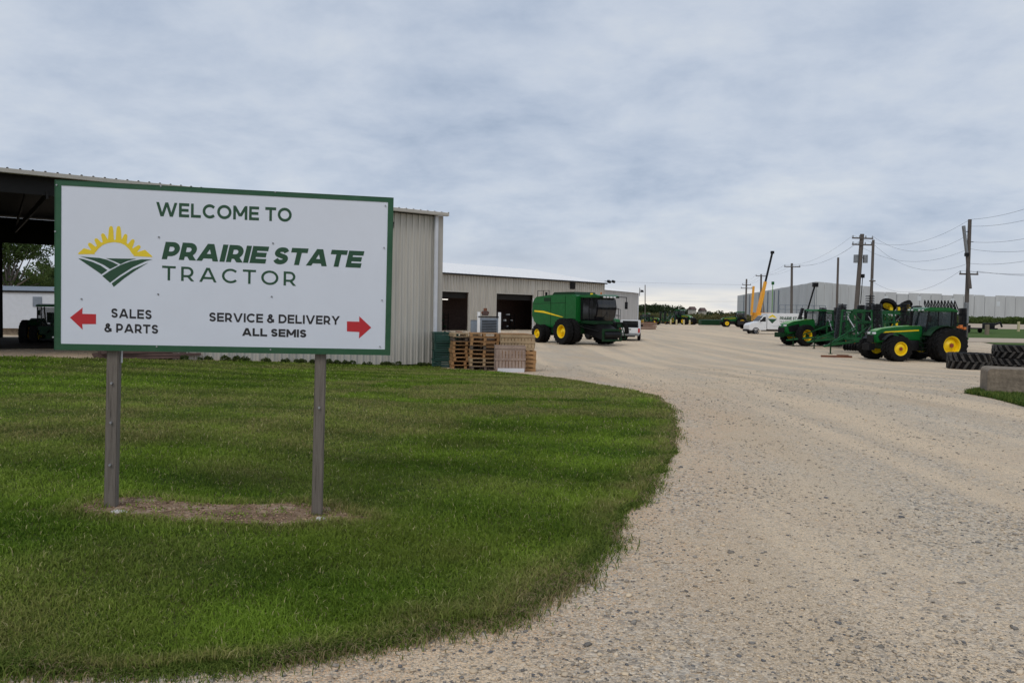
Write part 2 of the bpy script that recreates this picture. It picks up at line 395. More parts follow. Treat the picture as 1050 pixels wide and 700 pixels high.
def sheet(name, poly, off, material, step=2.0, edge=2.0, lumps=0):
    poly = densify([tuple(p[:2]) for p in poly], edge)
    xs = [p[0] for p in poly]; ys = [p[1] for p in poly]
    gx, gy = np.meshgrid(np.arange(min(xs), max(xs), step), np.arange(min(ys), max(ys), step)); gx = gx.ravel(); gy = gy.ravel()
    if min(xs) < 10 and min(ys) < 20 and max(ys) > 5:      # finer mesh where the ground bends close to the drive
        fx, fy = np.meshgrid(np.arange(-12, 10, .5), np.arange(-1, 24, .5)); gx = np.concatenate([gx, fx.ravel() + .013]); gy = np.concatenate([gy, fy.ravel() + .017])
    k = inside(poly, gx, gy) & (edge_dist(poly, gx, gy) > min(step * 0.4, .12)); pts = [Vector(p) for p in poly] + [Vector((a, b)) for a, b in zip(gx[k], gy[k])]
    n = len(poly)
    v, e, f, *_ = geometry.delaunay_2d_cdt(pts, [(i, (i + 1) % n) for i in range(n)], [tuple(range(n))], 1, 1e-5)
    mb = MB(); mb.v = [(p.x, p.y, Z(p.x, p.y) + off + (lumps * noise.noise(Vector((p.x * 1.3, p.y * 1.3, 0))) if lumps else 0)) for p in v]; mb.f = [tuple(q) for q in f]
    o = mb.build(name, material, smooth=60, kind='structure')
    return o

# ------------------------------------------------------------------ ground, yard, lawn
gx = sorted(set([-3000, -1500, -700, -400, -250] + list(range(-200, 201, 10)) + [250, 400, 700, 1500, 3000] + list(range(-40, 61, 2))))
gy = sorted(set([-400, -100, -40, -10] + list(range(0, 60, 1)) + list(range(60, 240, 5)) + [260, 300, 400, 700, 1500, 3200]))
mb = MB(); nx = len(gx)
for y in gy:
    for x in gx: mb.v.append((x, y, Z(x, y) - 0.07))
for j in range(len(gy) - 1):
    for i in range(nx - 1): mb.f.append((j * nx + i, j * nx + i + 1, (j + 1) * nx + i + 1, (j + 1) * nx + i))
mb.build('ground', M['field'], smooth=60, kind='structure')

yard = [(-70, -40), (60, -40), (50, 25), (46, 60), (47, 73), (62, 110), (78, 205), (20, 205), (-10, 207), (-60, 207)]
gy_o = sheet('gravel_yard', yard, 0.0, M['gravel'], 3.0, 3.0)

edge_px = [(-80, 688), (0, 684), (90, 686), (190, 682), (300, 671), (380, 660), (440, 645), (496, 636), (552, 610), (596, 586), (617, 553), (643, 523), (667, 494),
           (686, 465), (689, 440), (684, 418), (665, 405), (630, 398), (590, 391), (550, 386), (500, 381), (455, 378), (446, 374.5), (400, 373.5), (300, 372), (185, 370), (90, 368), (0, 366), (-150, 363)]
lawn = [tuple(G(*p)[:2]) for p in edge_px]
lawn += [(-40, 17), (-40, 2.0), (-9, 3.0)]
lawn = densify(lawn, 0.25)
lawn = densify(lawn, 0.12)
def wob(x, y, s_): return 0.14 * noise.noise(Vector((x * 1.3, y * 1.3, s_))) - 0.03 + 0.13 * noise.noise(Vector((x * 3.7, y * 3.7, s_))) + 0.07 * noise.noise(Vector((x * 9, y * 9, s_)))
lawn = [(x + wob(x, y, 5) * min(1, max(.5, y / 8)) * (1 if y < 7 else .6), y + wob(x, y, 9) * min(1, max(.5, y / 8)) * (1 if y < 7 else .6) * (1 if y < 16 else .3)) for x, y in lawn]
sheet('lawn', lawn, 0.016, M['lawn'], 1.2, 0.15)

me = gy_o.data; co = np.empty(len(me.vertices) * 3, np.float32); me.vertices.foreach_get('co', co); co = co.reshape(-1, 3)
at_ = me.attributes.new('sandy', 'FLOAT', 'POINT'); at_.data.foreach_set('value', np.exp(-(edge_dist(lawn[::4], co[:, 0].astype(float), co[:, 1].astype(float)) / (0.45 + 0.05 * co[:, 1].clip(0, 30))) ** 2).astype(np.float32))
# bare dirt under the sign
dp = [G(px, py) for px, py in [(78, 524), (100, 514), (150, 512), (200, 518), (250, 521), (300, 518), (345, 522), (372, 534), (340, 541), (280, 540), (220, 540), (160, 536), (110, 533)]]
dirt = densify([tuple(p[:2]) for p in dp], 0.12)
dirt = [(x + 0.13 * noise.noise(Vector((x * 4, y * 4, 1))), y + 0.10 * noise.noise(Vector((x * 4, y * 4, 3))) + .05 * noise.noise(Vector((x * 11, y * 11, 3)))) for x, y in dirt]
sheet('bare_soil', dirt, 0.026, M['dirt'], 0.3, 0.12)

def vnoise(x, y, sc, seed=0):
    """cheap smooth value noise"""
    x = x * sc + seed * 17.3; y = y * sc + seed * 9.1
    xi = np.floor(x).astype(int); yi = np.floor(y).astype(int); fx = x - xi; fy = y - yi; fx = fx * fx * (3 - 2 * fx); fy = fy * fy * (3 - 2 * fy)
    def h(a, b):
        n = (a * 374761393 + b * 668265263 + seed * 1442695) & 0x7fffffff; n = ((n ^ (n >> 13)) * 1274126177) & 0x7fffffff
        return (n & 0xffff) / 65535.0
    return (h(xi, yi) * (1 - fx) + h(xi + 1, yi) * fx) * (1 - fy) + (h(xi, yi + 1) * (1 - fx) + h(xi + 1, yi + 1) * fx) * fy

def blades(name, x, y, hgt, wid, col, material, lean=0.5, zoff=0.0):
    n = len(x); z = zg(x, y) + zoff
    a = rng.uniform(0, 2 * PI, n); la = rng.uniform(0, 2 * PI, n); ln = rng.uniform(0.1, 1, n) * lean * hgt
    ux = np.cos(a) * wid / 2; uy = np.sin(a) * wid / 2; lx = np.cos(la) * ln; ly = np.sin(la) * ln
    V = np.empty((n, 5, 3))
    V[:, 0] = np.stack([x - ux, y - uy, z], 1); V[:, 1] = np.stack([x + ux, y + uy, z], 1)
    V[:, 2] = np.stack([x + ux * .8 + lx * .35, y + uy * .8 + ly * .35, z + hgt * .6], 1); V[:, 3] = np.stack([x - ux * .8 + lx * .35, y - uy * .8 + ly * .35, z + hgt * .6], 1)
    V[:, 4] = np.stack([x + lx, y + ly, z + hgt * (1 - 0.25 * ln / (hgt + 1e-9))], 1)
    b = (np.arange(n) * 5)[:, None]
    tri = np.concatenate([b + np.array([0, 1, 2]), b + np.array([0, 2, 3]), b + np.array([3, 2, 4])], 0)
    return raw_mesh(name, V.reshape(-1, 3), 3, tri, material, np.tile(col, (3, 1)))
def pick(r, th0, th1, r0, r1, n):
    rr = np.exp(rng.uniform(math.log(r0), math.log(r1), n)); th = rng.uniform(th0, th1, n)
    return np.sin(th) * rr, np.cos(th) * rr, rr
NB = 900000
x, y, r = pick(None, -0.95, 0.35, 2.7, 36, NB)
k = inside(lawn, x, y); ind = inside(dirt, x, y)
k &= (~ind) | (rng.random(NB) < 0.05 + 0.4 * (vnoise(x, y, 5.0, 41) * .6 + vnoise(x, y, 13.0, 42) * .4 > 0.66) + 0.8 * np.clip(1 - edge_dist(dirt[::3], x, y) / 0.06, 0, 1))
x, y, r = x[k], y[k], r[k]; n = len(x)
ed = edge_dist(lawn[::6], x, y); dd = edge_dist(dirt, x, y)
near = np.clip(1 - ed / 0.45, 0, 1); patch = vnoise(x, y, 1.3, 1) * .6 + vnoise(x, y, 4.5, 2) * .4; big = vnoise(x, y, 0.28, 3) * .6 + vnoise(x, y, 0.9, 4) * .4
h = (0.020 + 0.022 * patch) * rng.uniform(0.6, 1.35, n) * (0.9 + 0.8 * vnoise(x, y, 6.0, 61) ** 1.5) * (1 + 0.7 * near * rng.random(n) + 0.5 * np.clip(1 - dd / 0.15, 0, 1))
w = 0.0024 + 0.00075 * r
# mown bands run roughly across the view
band = 0.5 + 0.5 * np.sin((y + 0.22 * x) * 2 * PI / 1.7 + 1.4 * vnoise(x, y, 0.3, 8))
tone = np.clip(0.35 * patch + 0.38 * band + 0.45 * rng.random(n) ** 1.5 - 0.05, 0, 1)[:, None]
c = np.array([0.047, 0.102, 0.010]) * (1 - tone) + np.array([0.255, 0.365, 0.045]) * tone
lush = (0.62 + 0.75 * (vnoise(x, y, 0.55, 21) * .5 + vnoise(x, y, 1.9, 22) * .5))[:, None]; c = c * lush
thin = np.clip(1 - ed / (0.10 + 0.55 * vnoise(x, y, 1.1, 31)), 0, 1) * vnoise(x, y, 3.0, 32)
dry = np.clip(thin * 1.3 + (big - 0.47) * 3.2 * (0.3 + vnoise(x, y, 2.4, 33)) + 1.3 * np.exp(-((x + 0.6) / 3.4) ** 2 - ((y - 17) / 6.0) ** 2) * (vnoise(x, y * 2.2, 0.9, 71) > 0.38), 0, 0.8) * rng.uniform(0.2, 1, n)
dry = np.clip(dry + 0.75 * np.clip(1 - dd / 0.22, 0, 1) * rng.random(n), 0, 1)[:, None]
c = c * (1 - dry) + np.array([0.36, 0.29, 0.13]) * dry
straw = (rng.random(n) < 0.03)[:, None]; c = np.where(straw, np.array([0.46, 0.42, 0.20]), c)
tag(blades('lawn_grass', x, y, h, w, c, M['blade'], 1.3, 0.014), 'short mown green grass blades covering the lawn', 'grass', kind='stuff')
# ragged tufts hanging over the gravel edge
el = np.array(lawn); seg = len(edge_px)
ne = 75000; mid = (el[:-1] + el[1:]) / 2; wt = np.hypot(*(el[1:] - el[:-1]).T) / np.maximum(2.5, np.hypot(mid[:, 0], mid[:, 1])) ** 1.6 * (mid[:, 1] > 2.2); ii = rng.choice(len(el) - 1, ne, p=wt / wt.sum()); t = rng.random(ne)
ex = el[ii, 0] * (1 - t) + el[ii + 1, 0] * t + rng.normal(0, 0.055, ne) * rng.random(ne) ** .5 * (0.4 + vnoise(el[ii, 0], el[ii, 1], 2.1, 5) * 2.0)
ey = el[ii, 1] * (1 - t) + el[ii + 1, 1] * t + rng.normal(0, 0.055, ne) * rng.random(ne) ** .5 * (0.4 + vnoise(el[ii, 0], el[ii, 1], 2.1, 5) * 2.0)
k = (ey > 2.5) & (ex > -12) & (ey < 27); ex, ey = ex[k], ey[k]; n = len(ex); rr = np.hypot(ex, ey)
to = rng.random(n)[:, None]; c = np.array([0.050, 0.095, 0.012]) * (1 - to) + np.array([0.22, 0.27, 0.06]) * to
c = np.where((vnoise(ex, ey, 1.7, 51) * rng.random(n) > 0.36)[:, None], np.array([0.40, 0.32, 0.17]) * rng.uniform(.6, 1, (n, 1)), c)
tag(blades('edge_grass', ex, ey, rng.uniform(0.02, 0.06, n) * (0.6 + 0.8 * vnoise(ex, ey, 2.6, 52)), 0.0026 + 0.0008 * rr, c, M['blade'], 1.6, 0.004), 'ragged longer grass tufts along the gravel edge of the lawn', 'grass', kind='stuff')

# loose stones
ICO = None
def ico():
    t = (1 + 5 ** .5) / 2
    v = np.array([(-1, t, 0), (1, t, 0), (-1, -t, 0), (1, -t, 0), (0, -1, t), (0, 1, t), (0, -1, -t), (0, 1, -t), (t, 0, -1), (t, 0, 1), (-t, 0, -1), (-t, 0, 1)], float)
    v /= np.linalg.norm(v[0])
    f = np.array([(0, 11, 5), (0, 5, 1), (0, 1, 7), (0, 7, 10), (0, 10, 11), (1, 5, 9), (5, 11, 4), (11, 10, 2), (10, 7, 6), (7, 1, 8), (3, 9, 4), (3, 4, 2), (3, 2, 6), (3, 6, 8), (3, 8, 9), (4, 9, 5), (2, 4, 11), (6, 2, 10), (8, 6, 7), (9, 8, 1)])
    return v, f
def stones(name, x, y, size, col, flat=0.42, zo=0.0):
    n = len(x); v, f = ico()
    V = v[None] * rng.uniform(0.45, 1.35, (n, 12, 1)); V = V * (rng.uniform(0.7, 1.3, (n, 1, 3)) * np.array([1, 1, flat])) * (size / 2)[:, None, None]
    a = rng.uniform(0, 2 * PI, n); ca, sa = np.cos(a)[:, None], np.sin(a)[:, None]
    X = V[:, :, 0] * ca - V[:, :, 1] * sa + x[:, None]; Y = V[:, :, 0] * sa + V[:, :, 1] * ca + y[:, None]; Zz = V[:, :, 2] + (zg(x, y) + size * 0.10 + zo)[:, None]
    W = np.stack([X, Y, Zz], 2).reshape(-1, 3); F_ = (f[None] + (np.arange(n) * 12)[:, None, None]).reshape(-1, 3)
    return raw_mesh(name, W, 3, F_, M['stone'], np.repeat(col, 20, 0))
NS = 190000
x, y, r = pick(None, -0.9, 0.85, 2.6, 34, NS)
k = ~inside(lawn, x, y) & (y > 2.4) & (rng.random(NS) < 0.25 + 0.9 * np.clip((vnoise(x, y, 0.8, 11) * .6 + vnoise(x * 1.0, y * .25, 0.9, 12) * .4 - 0.35) * 2.2, 0, 1))
x, y, r = x[k], y[k], r[k]; n = len(x)
size = np.exp(rng.normal(math.log(0.0105), 0.45, n)); size = np.clip(size, 0.005, 0.042) * (1 + 0.03 * r)
tn = rng.random(n)[:, None]; warm = rng.random(n)[:, None]
c = (np.array([0.13, 0.135, 0.145]) * (1 - tn) + np.array([0.72, 0.61, 0.47]) * tn) * (1 - warm * np.array([0.0, 0.08, 0.2]))
tag(stones('loose_gravel', x, y, size, c), 'loose grey and tan stones scattered over the gravel drive', 'gravel', kind='stuff')

# sod / wood-chip litter in the dirt patch
x = rng.uniform(-3.4, -0.8, 9000); y = rng.uniform(5, 7.2, 9000); k = inside(dirt, x, y); x, y = x[k], y[k]; n = len(x)
tn = rng.random(n)[:, None]; c = np.array([0.11, 0.065, 0.038]) * (1 - tn) + np.array([0.55, 0.38, 0.25]) * tn
tag(stones('soil_litter', x, y, rng.uniform(0.005, 0.022, n), c, 0.4, 0.027), 'small clods and chips on the bare soil under the sign', 'litter', kind='stuff')

def rock(name, p, s, label, seed):
    bm = bmesh.new(); bmesh.ops.create_icosphere(bm, subdivisions=3, radius=1)
    for v in bm.verts:
        q = v.co * (1 + 0.35 * noise.noise(v.co * 1.5 + Vector((seed, 0, 0))) + 0.12 * noise.noise(v.co * 4 + Vector((seed, 3, 0))))
        v.co = Vector((q.x * s[0], q.y * s[1], q.z * s[2]))
    me = bpy.data.meshes.new(name); bm.to_mesh(me); bm.free(); me.materials.append(M['skin_rock'])
    o = bpy.data.objects.new(name, me); COL.objects.link(o); o.location = (p.x, p.y, Z(p.x, p.y) + s[2] * 0.5)
    return tag(o, label, 'rock')
rock('rock', G(120, 528), (0.07, 0.05, 0.025), 'flat pale stone on the ground at the foot of the left sign post', 1)
rock('rock', G(155, 521), (0.05, 0.03, 0.015), 'small pale stone on bare soil a step right of the left sign post', 4)
rock('rock', G(329, 536), (0.05, 0.04, 0.035), 'chunky pale stone at the foot of the right sign post', 2)

# verge pieces at the right
sheet('verge', [(47.5, 73), (62, 110), (78, 205), (120, 205), (90, 110), (58, 30), (51, 25)], 0.01, M['verge'], 6, 5)
def px_strip(name, d0, d1, p0, p1, material, off):
    sheet(name, [GD(p0, d0)[:2], GD(p1, d0)[:2], GD(p1, d1)[:2], GD(p0, d1)[:2]], off, material, 8, 8)
px_strip('side_track', 88, 108, 985, 1250, M['path'], 0.03)
px_strip('dirt_lot', 165, 262, 965, 1300, M['path'], 0.03)
tp = [tuple(G(*p)[:2]) for p in [(988, 403), (1012, 400), (1060, 402), (1130, 408), (1130, 432), (1060, 420), (1020, 409)]]
tp = densify(tp, 0.3); sheet('grass_patch', tp, 0.012, M['lawn'], 0.6, 0.3)
pa = np.array(tp); n = 30000
x = rng.uniform(pa[:, 0].min(), pa[:, 0].max(), n); y = rng.uniform(pa[:, 1].min(), pa[:, 1].max(), n); k = inside(tp, x, y) & (vnoise(x, y, 1.5, 6) > 0.25); x, y = x[k], y[k]; n = len(x)
tn = rng.random(n)[:, None]; c = np.array([0.05, 0.105, 0.02]) * (1 - tn) + np.array([0.17, 0.21, 0.05]) * tn
tag(blades('patch_grass', x, y, rng.uniform(0.05, 0.16, n), np.full(n, 0.025), c, M['blade'], 0.9), 'rough grass patch in front of the concrete block', 'grass', kind='stuff')

# ------------------------------------------------------------------ foliage
def leaf_cloud(centers, radii, n, size, cols, flat=0.75):
    centers = np.array(centers, float); radii = np.array(radii, float)
    w = radii ** 2; w = w / w.sum(); ii = rng.choice(len(centers), n, p=w)
    d = rng.normal(0, 1, (n, 3)); d /= np.linalg.norm(d, axis=1)[:, None]
    rad = radii[ii] * rng.uniform(0.45, 1.08, n) ** 0.6
    p = centers[ii] + d * rad[:, None] * np.array([1, 1, flat])
    q = rng.normal(0, 1, (n, 3)); q /= np.linalg.norm(q, axis=1)[:, None]; r_ = np.cross(q, rng.normal(0, 1, (n, 3))); r_ /= np.linalg.norm(r_, axis=1)[:, None]
    s = (size * rng.uniform(0.5, 1.3, n))[:, None]
    V = np.stack([p - q * s, p + r_ * s * .55, p + q * s, p - r_ * s * .55], 1).reshape(-1, 3)
    F_ = (np.arange(n) * 4)[:, None] + np.arange(4)[None]
    t = (0.6 * rng.random(n) + 0.4 * rng.random(len(centers))[ii])[:, None]
    c = np.array(cols[0]) * (1 - t) + np.array(cols[1]) * t
    return V, F_, c
def tree(loc, h, cr, label, group=None, cols=((0.03, 0.055, 0.015), (0.09, 0.13, 0.04)), n=9000, leaf=0.16, clumps=16):
    o = thing('tree', loc, rng.uniform(0, 6), label, 'tree', group)
    tb = MB(); tb.cyl((0, 0, -0.2), (0.1, 0.05, h * 0.45), h * 0.03, h * 0.016, 9)
    cs = []; rs = []
    for i in range(clumps):
        a = rng.uniform(0, 2 * PI); q = rng.uniform(0, 1) ** 0.6; zz = rng.uniform(0.38, 0.92) * h
        k = cr * (1 - 0.55 * abs(zz / h - 0.58) / 0.4) * q; c = (math.cos(a) * k, math.sin(a) * k, zz)
        cs.append(c); rs.append(cr * rng.uniform(0.26, 0.48)); tb.cyl((0.05, 0.03, h * rng.uniform(0.25, 0.42)), c, h * 0.011, h * 0.003, 5)
    tb.build('trunk', M['pole_wood'], o)
    V, F_, c = leaf_cloud(cs, rs, n, leaf, cols); cw = raw_mesh('crown', V, 4, F_, M['leaf'], c); cw.parent = o
    return o

# ------------------------------------------------------------------ welcome sign
TL, TR_, BL = P(57, 185, 5.74), P(398, 203, 6.18), P(54, 355, 5.74)
u = (TR_ - TL).normalized(); v0 = (TL - BL); v = (v0 - u * v0.dot(u)).normalized(); nrm = u.cross(v)     # nrm towards... checked below
if nrm.y > 0: nrm = -nrm
away = -nrm
SW, SH = 2.44, 1.235
base0 = TL - v * SH
basem = Matrix((u, away, v)).transposed().to_4x4(); basem.translation = base0
lb = basem.inverted()
ppost = [basem @ Vector((0.47, 0.04, -0.2)), basem @ Vector((1.95, 0.04, -0.2))]
gb = basem @ Vector((SW / 2, 0, 0)); zb = Z(gb.x, gb.y)
off = (gb.z - zb) / v.z; basem = basem @ T(SW / 2, 0, -off)          # origin: on the ground, mid-way between the posts
sign = thing('welcome_sign', None, label='white green-edged welcome sign with sun and field logo on two wooden posts', cat='sign', matrix=basem)
Z0 = off; X0 = -SW / 2
minv = basem.inverted()
def sg(px, py):
    r = ray(px, py); o = Vector((0, 0, EYE)); n = away; t = (base0 - o).dot(n) / r.dot(n); p = minv @ (o + r * t); return p.x, p.z
def sc(cx, cy): return sg(40 + cx / 2.838, 180 + cy / 2.838)
def slab(mb, pts, y0, y1): mb.prism(pts, y0, y1)
mb = MB(); mb.b2((X0, 0, Z0), (X0 + SW, 0.018, Z0 + SH)); mb.build('panel', M['sign_white'], sign, bevel=0.002)
mb = MB(); bw = 0.034; e = 0.0
for a, b in (((X0, -0.0035, Z0 + SH - bw), (X0 + SW, -0.0002, Z0 + SH)), ((X0, -0.0035, Z0), (X0 + SW, -0.0002, Z0 + bw * 1.25)),
             ((X0, -0.0035, Z0 + bw * 1.25), (X0 + bw * 1.15, -0.0002, Z0 + SH - bw)), ((X0 + SW - bw * 1.15, -0.0035, Z0 + bw * 1.25), (X0 + SW, -0.0002, Z0 + SH - bw))): mb.b2(a, b)
for a, b in (((X0 - .004, -0.006, Z0 + SH), (X0 + SW + .004, 0.022, Z0 + SH + .004)), ((X0 - .004, -0.006, Z0 - .004), (X0 + SW + .004, 0.022, Z0)),
             ((X0 - .004, -0.006, Z0), (X0, 0.022, Z0 + SH)), ((X0 + SW, -0.006, Z0), (X0 + SW + .004, 0.022, Z0 + SH))): mb.b2(a, b)
mb.build('border', M['sign_green_edge'], sign)


def arc_(cx, cy, rx, ry, a0, a1, n=14):
    return [(cx + rx * math.cos(math.radians(a0 + (a1 - a0) * i / n)), cy + ry * math.sin(math.radians(a0 + (a1 - a0) * i / n))) for i in range(n + 1)]
def smooth_(pts, k=5):
    out = []
    for i in range(len(pts) - 1):
        p0 = pts[max(0, i - 1)]; p1 = pts[i]; p2 = pts[i + 1]; p3 = pts[min(len(pts) - 1, i + 2)]
        for j in range(k):
            t = j / k; out.append(tuple(0.5 * (2 * b + (c - a) * t + (2 * a - 5 * b + 4 * c - d) * t * t + (3 * b - a - 3 * c + d) * t ** 3) for a, b, c, d in zip(p0, p1, p2, p3)))
    return out + [pts[-1]]
def glyph(ch, t):
    """centre-line strokes of a geometric sans capital, cap height 1, stroke t -> (strokes, width)"""
    h = t / 2
    if ch == 'I': return [[(h, 0), (h, 1)]], t
    if ch == 'L': w = .56 + t; return [[(h, 0), (h, 1)], [(t, h), (w, h)]], w
    if ch == 'E': w = .58 + t; return [[(h, 0), (h, 1)], [(t, h), (w, h)], [(t, 1 - h), (w, 1 - h)], [(t, .5), (w - .05, .5)]], w
    if ch == 'T': w = .76 + t * .5; return [[(0, 1 - h), (w, 1 - h)], [(w / 2, 0), (w / 2, 1 - t)]], w
    if ch == 'O': w = 1.06 + t * .3; return [arc_(w / 2, .5, w / 2 - h, .5 - h + .01, 0, 360, 32)], w
    if ch == 'C': w = 1.0 + t * .2; return [arc_(.53 + t * .1, .5, .53 + t * .1 - h, .5 - h + .01, 42, 318, 26)], w - .05
    if ch == 'D': w = .86 + t * .4; return [[(h, 0), (h, 1)], [(t, h)] + arc_(w - .5, .5, .5 - h, .5 - h, -90, 90, 16) + [(t, 1 - h)]], w
    if ch in 'PR':
        w = .70 + t * .4; bot = .36 - t * .15 if ch == 'P' else .36 - t * .1; rr = (1 - h - bot) / 2
        st = [[(h, 0), (h, 1)], [(t, bot)] + arc_(w - h - rr, bot + rr, rr, rr, -90, 90, 12) + [(t, 1 - h)]]
        if ch == 'R': st.append([(w * .55, bot + .02), (w - h * .6, 0)]); w += .03
        return st, w
    if ch == 'A': w = 1.0 + t * .5; q = h * 1.05; return [[(q, 0), (w / 2 - .02, 1)], [(w - q, 0), (w / 2 + .02, 1)], [(w * .22, .28), (w * .78, .28)]], w
    if ch == 'V': w = 1.0 + t * .5; q = h * 1.05; return [[(q, 1), (w / 2 - .02, 0)], [(w - q, 1), (w / 2 + .02, 0)]], w
    if ch == 'Y': w = .9 + t * .5; q = h * 1.1; return [[(q, 1), (w / 2, .42)], [(w - q, 1), (w / 2, .42)], [(w / 2, 0), (w / 2, .44)]], w
    if ch == 'W': w = 1.5 + t * .5; q = h; return [[(q, 1), (w * .27, 0)], [(w * .27 + .02, 0), (w / 2, 1)], [(w / 2, 1), (w * .73 - .02, 0)], [(w * .73, 0), (w - q, 1)]], w
    if ch == 'M': w = .95 + t * .8; return [[(h, 0), (h, 1)], [(w - h, 0), (w - h, 1)], [(h * 1.2, 1 - h * .6), (w / 2, .24)], [(w - h * 1.2, 1 - h * .6), (w / 2, .24)]], w
    if ch == 'S':
        w = .70 + t * .4; P_ = [(.95, .80), (.78, .96), (.5, 1.0), (.2, .95), (.04, .76), (.14, .60), (.5, .5), (.86, .40), (.97, .23), (.8, .05), (.5, 0), (.22, .04), (.0, .2)]
        return [smooth_([(h + x * (w - t), h + y * (1 - t)) for x, y in P_])], w
    if ch == '&':
        w = .86 + t * .3; f = lambda P_: [(h + x * (w - t), h + y * (1 - t)) for x, y in P_]
        return [f([(1.0, .0), (.30, .66)]) [:1] + smooth_(f([(.30, .66), (.19, .83), (.36, 1.0), (.56, .97), (.64, .82), (.5, .66)])), smooth_(f([(.5, .66), (.14, .45), (.0, .23), (.2, .02), (.5, -.01), (.76, .12), (.94, .42)]))], w
    return [], .3
def strip(mb, pts, t, fn, y0, y1):
    n = len(pts); closed = n > 3 and (Vector(pts[0]) - Vector(pts[-1])).length < 1e-4
    if closed: pts = pts[:-1]; n -= 1
    L_, R_ = [], []
    for i in range(n):
        p = Vector(pts[i]); a = Vector(pts[i - 1]) if (i or closed) else None; b = Vector(pts[(i + 1) % n]) if (i < n - 1 or closed) else None
        da = (p - a).normalized() if a is not None else None; db = (b - p).normalized() if b is not None else None
        if da is None: nn = Vector((-db.y, db.x)); k = 1
        elif db is None: nn = Vector((-da.y, da.x)); k = 1
        else:
            nn = (Vector((-da.y, da.x)) + Vector((-db.y, db.x))).normalized(); k = 1 / max(.5, nn.dot(Vector((-da.y, da.x))))
        L_.append(p + nn * k * t / 2); R_.append(p - nn * k * t / 2)
    if not closed and n == 2 and abs(pts[0][1] - pts[1][1]) > .3 and abs(pts[0][0] - pts[1][0]) > .05:      # slanted stems end level
        for arr in (L_, R_):
            d = (Vector(pts[1]) - Vector(pts[0])); d /= d.y
            for q, e_ in ((0, pts[0][1]), (1, pts[1][1])): arr[q] = arr[q] + d * (e_ - arr[q].y)
    vs = []
    for y in (y0, y1):
        for p in L_: x_, z_ = fn(*p); vs.append((x_, y, z_))
        for p in R_: x_, z_ = fn(*p); vs.append((x_, y, z_))
    fs = []; m = n if closed else n - 1
    for i in range(m):
        j = (i + 1) % n
        fs += [(i, j, n + j, n + i), (i, j, 2 * n + j, 2 * n + i), (n + i, n + j, 3 * n + j, 3 * n + i)]
    if not closed: fs += [(0, n, 3 * n, 2 * n), (n - 1, 2 * n - 1, 4 * n - 1, 3 * n - 1)]
    mb.add(vs, fs)
def lettering(name, s, L, R, capL, material, parent, t=.16, shear=0.0, gap=.14, conv=sc, ydep=-0.0012, label=None, word=.45):
    """baseline from L to R, cap top above L at capL (all picked on the sign's plane)"""
    x0, z0 = conv(*L); x1, z1 = conv(*R); _, zt = conv(*capL)
    tot = 0; items = []
    for ch in s:
        if ch == ' ': tot += word - gap; continue
        st, w = glyph(ch, t); items.append((st, tot)); tot += w + gap
    tot = tot - gap + shear
    mb = MB(); k = 0
    for st, ox in items:
        for q in st:
            def fn(x, y):
                xx = (x + ox + shear * y) / tot; return x0 + (x1 - x0) * xx, z0 + (z1 - z0) * xx + (zt - z0) * y
            strip(mb, q, t, fn, ydep - 0.00006 * (k % 7), -0.0001); k += 1
    o = mb.build(name, material, parent, smooth=0)
    if label: o['label'] = label
    return o
lettering('lettering', 'WELCOME TO', (341, 118), (735, 135), (341, 77), M['sign_green'], sign, 0.205, 0, .14, word=.5, label='green words WELCOME TO')
lettering('lettering', 'PRAIRIE STATE', (357, 243), (946, 269), (357, 192), M['sign_green'], sign, 0.27, 0.2, .07, word=.36, label='heavy slanted green words PRAIRIE STATE')
lettering('lettering', 'TRACTOR', (358, 304), (747, 321), (358, 262), M['sign_green'], sign, 0.155, 0, .34, label='thin green word TRACTOR')
lettering('lettering', 'SALES', (210, 413), (328, 418), (210, 386), M['sign_black'], sign, 0.215, 0, .14, label='black word SALES')
lettering('lettering', '& PARTS', (190, 455), (347, 460), (190, 429), M['sign_black'], sign, 0.215, 0, .14, label='black words & PARTS')
lettering('lettering', 'SERVICE & DELIVERY', (495, 424), (875, 434), (495, 398), M['sign_black'], sign, 0.215, 0, .12, label='black words SERVICE & DELIVERY')
lettering('lettering', 'ALL SEMIS', (591, 466), (778, 471), (591, 443), M['sign_black'], sign, 0.25, 0, .10, label='bold black words ALL SEMIS')
for pts, lab in (([(90, 413), (127, 384), (126, 402), (166, 403), (166, 432), (126, 432), (127, 448)], 'red arrow pointing left'), ([(967, 442), (932, 409), (932, 425), (896, 424), (896, 453), (932, 455), (931, 474)], 'red arrow pointing right')):
    mb = MB(); mb.prism([sc(*p) for p in pts], -0.0012, -0.0001); o = mb.build('arrow', M['sign_red'], sign, smooth=0); o['label'] = lab
def lg(x, y): return sg(70 + x / 9.33, 225 + y / 9.33)
mb = MB()
for pts in ([(95, 372), (140, 378), (230, 405), (310, 440), (375, 485), (318, 525)], [(115, 354), (200, 361), (300, 368), (370, 385), (430, 410), (480, 435), (400, 475), (340, 435), (250, 395), (180, 373)],
            [(360, 371), (500, 374), (650, 376), (560, 400), (500, 428), (440, 400)], [(325, 540), (400, 490), (500, 435), (600, 398), (700, 381), (805, 383), (740, 400), (620, 455), (500, 530), (400, 605)],
            [(415, 612), (500, 550), (620, 475), (765, 413), (640, 490), (540, 560), (435, 645)]):
    mb.prism([lg(*p) for p in pts], -0.0012, -0.0001)
lo = mb.build('logo_field', M['sign_green'], sign, smooth=0)
mb = MB()
arc = [(238, 335), (262, 312), (290, 278), (330, 245), (380, 225), (440, 217), (500, 226), (545, 248), (585, 287), (608, 325), (635, 350)]
out = [(225, 310), (240, 290), (268, 256), (315, 222), (372, 200), (440, 194), (505, 201), (558, 224), (602, 260), (628, 298), (650, 325)]
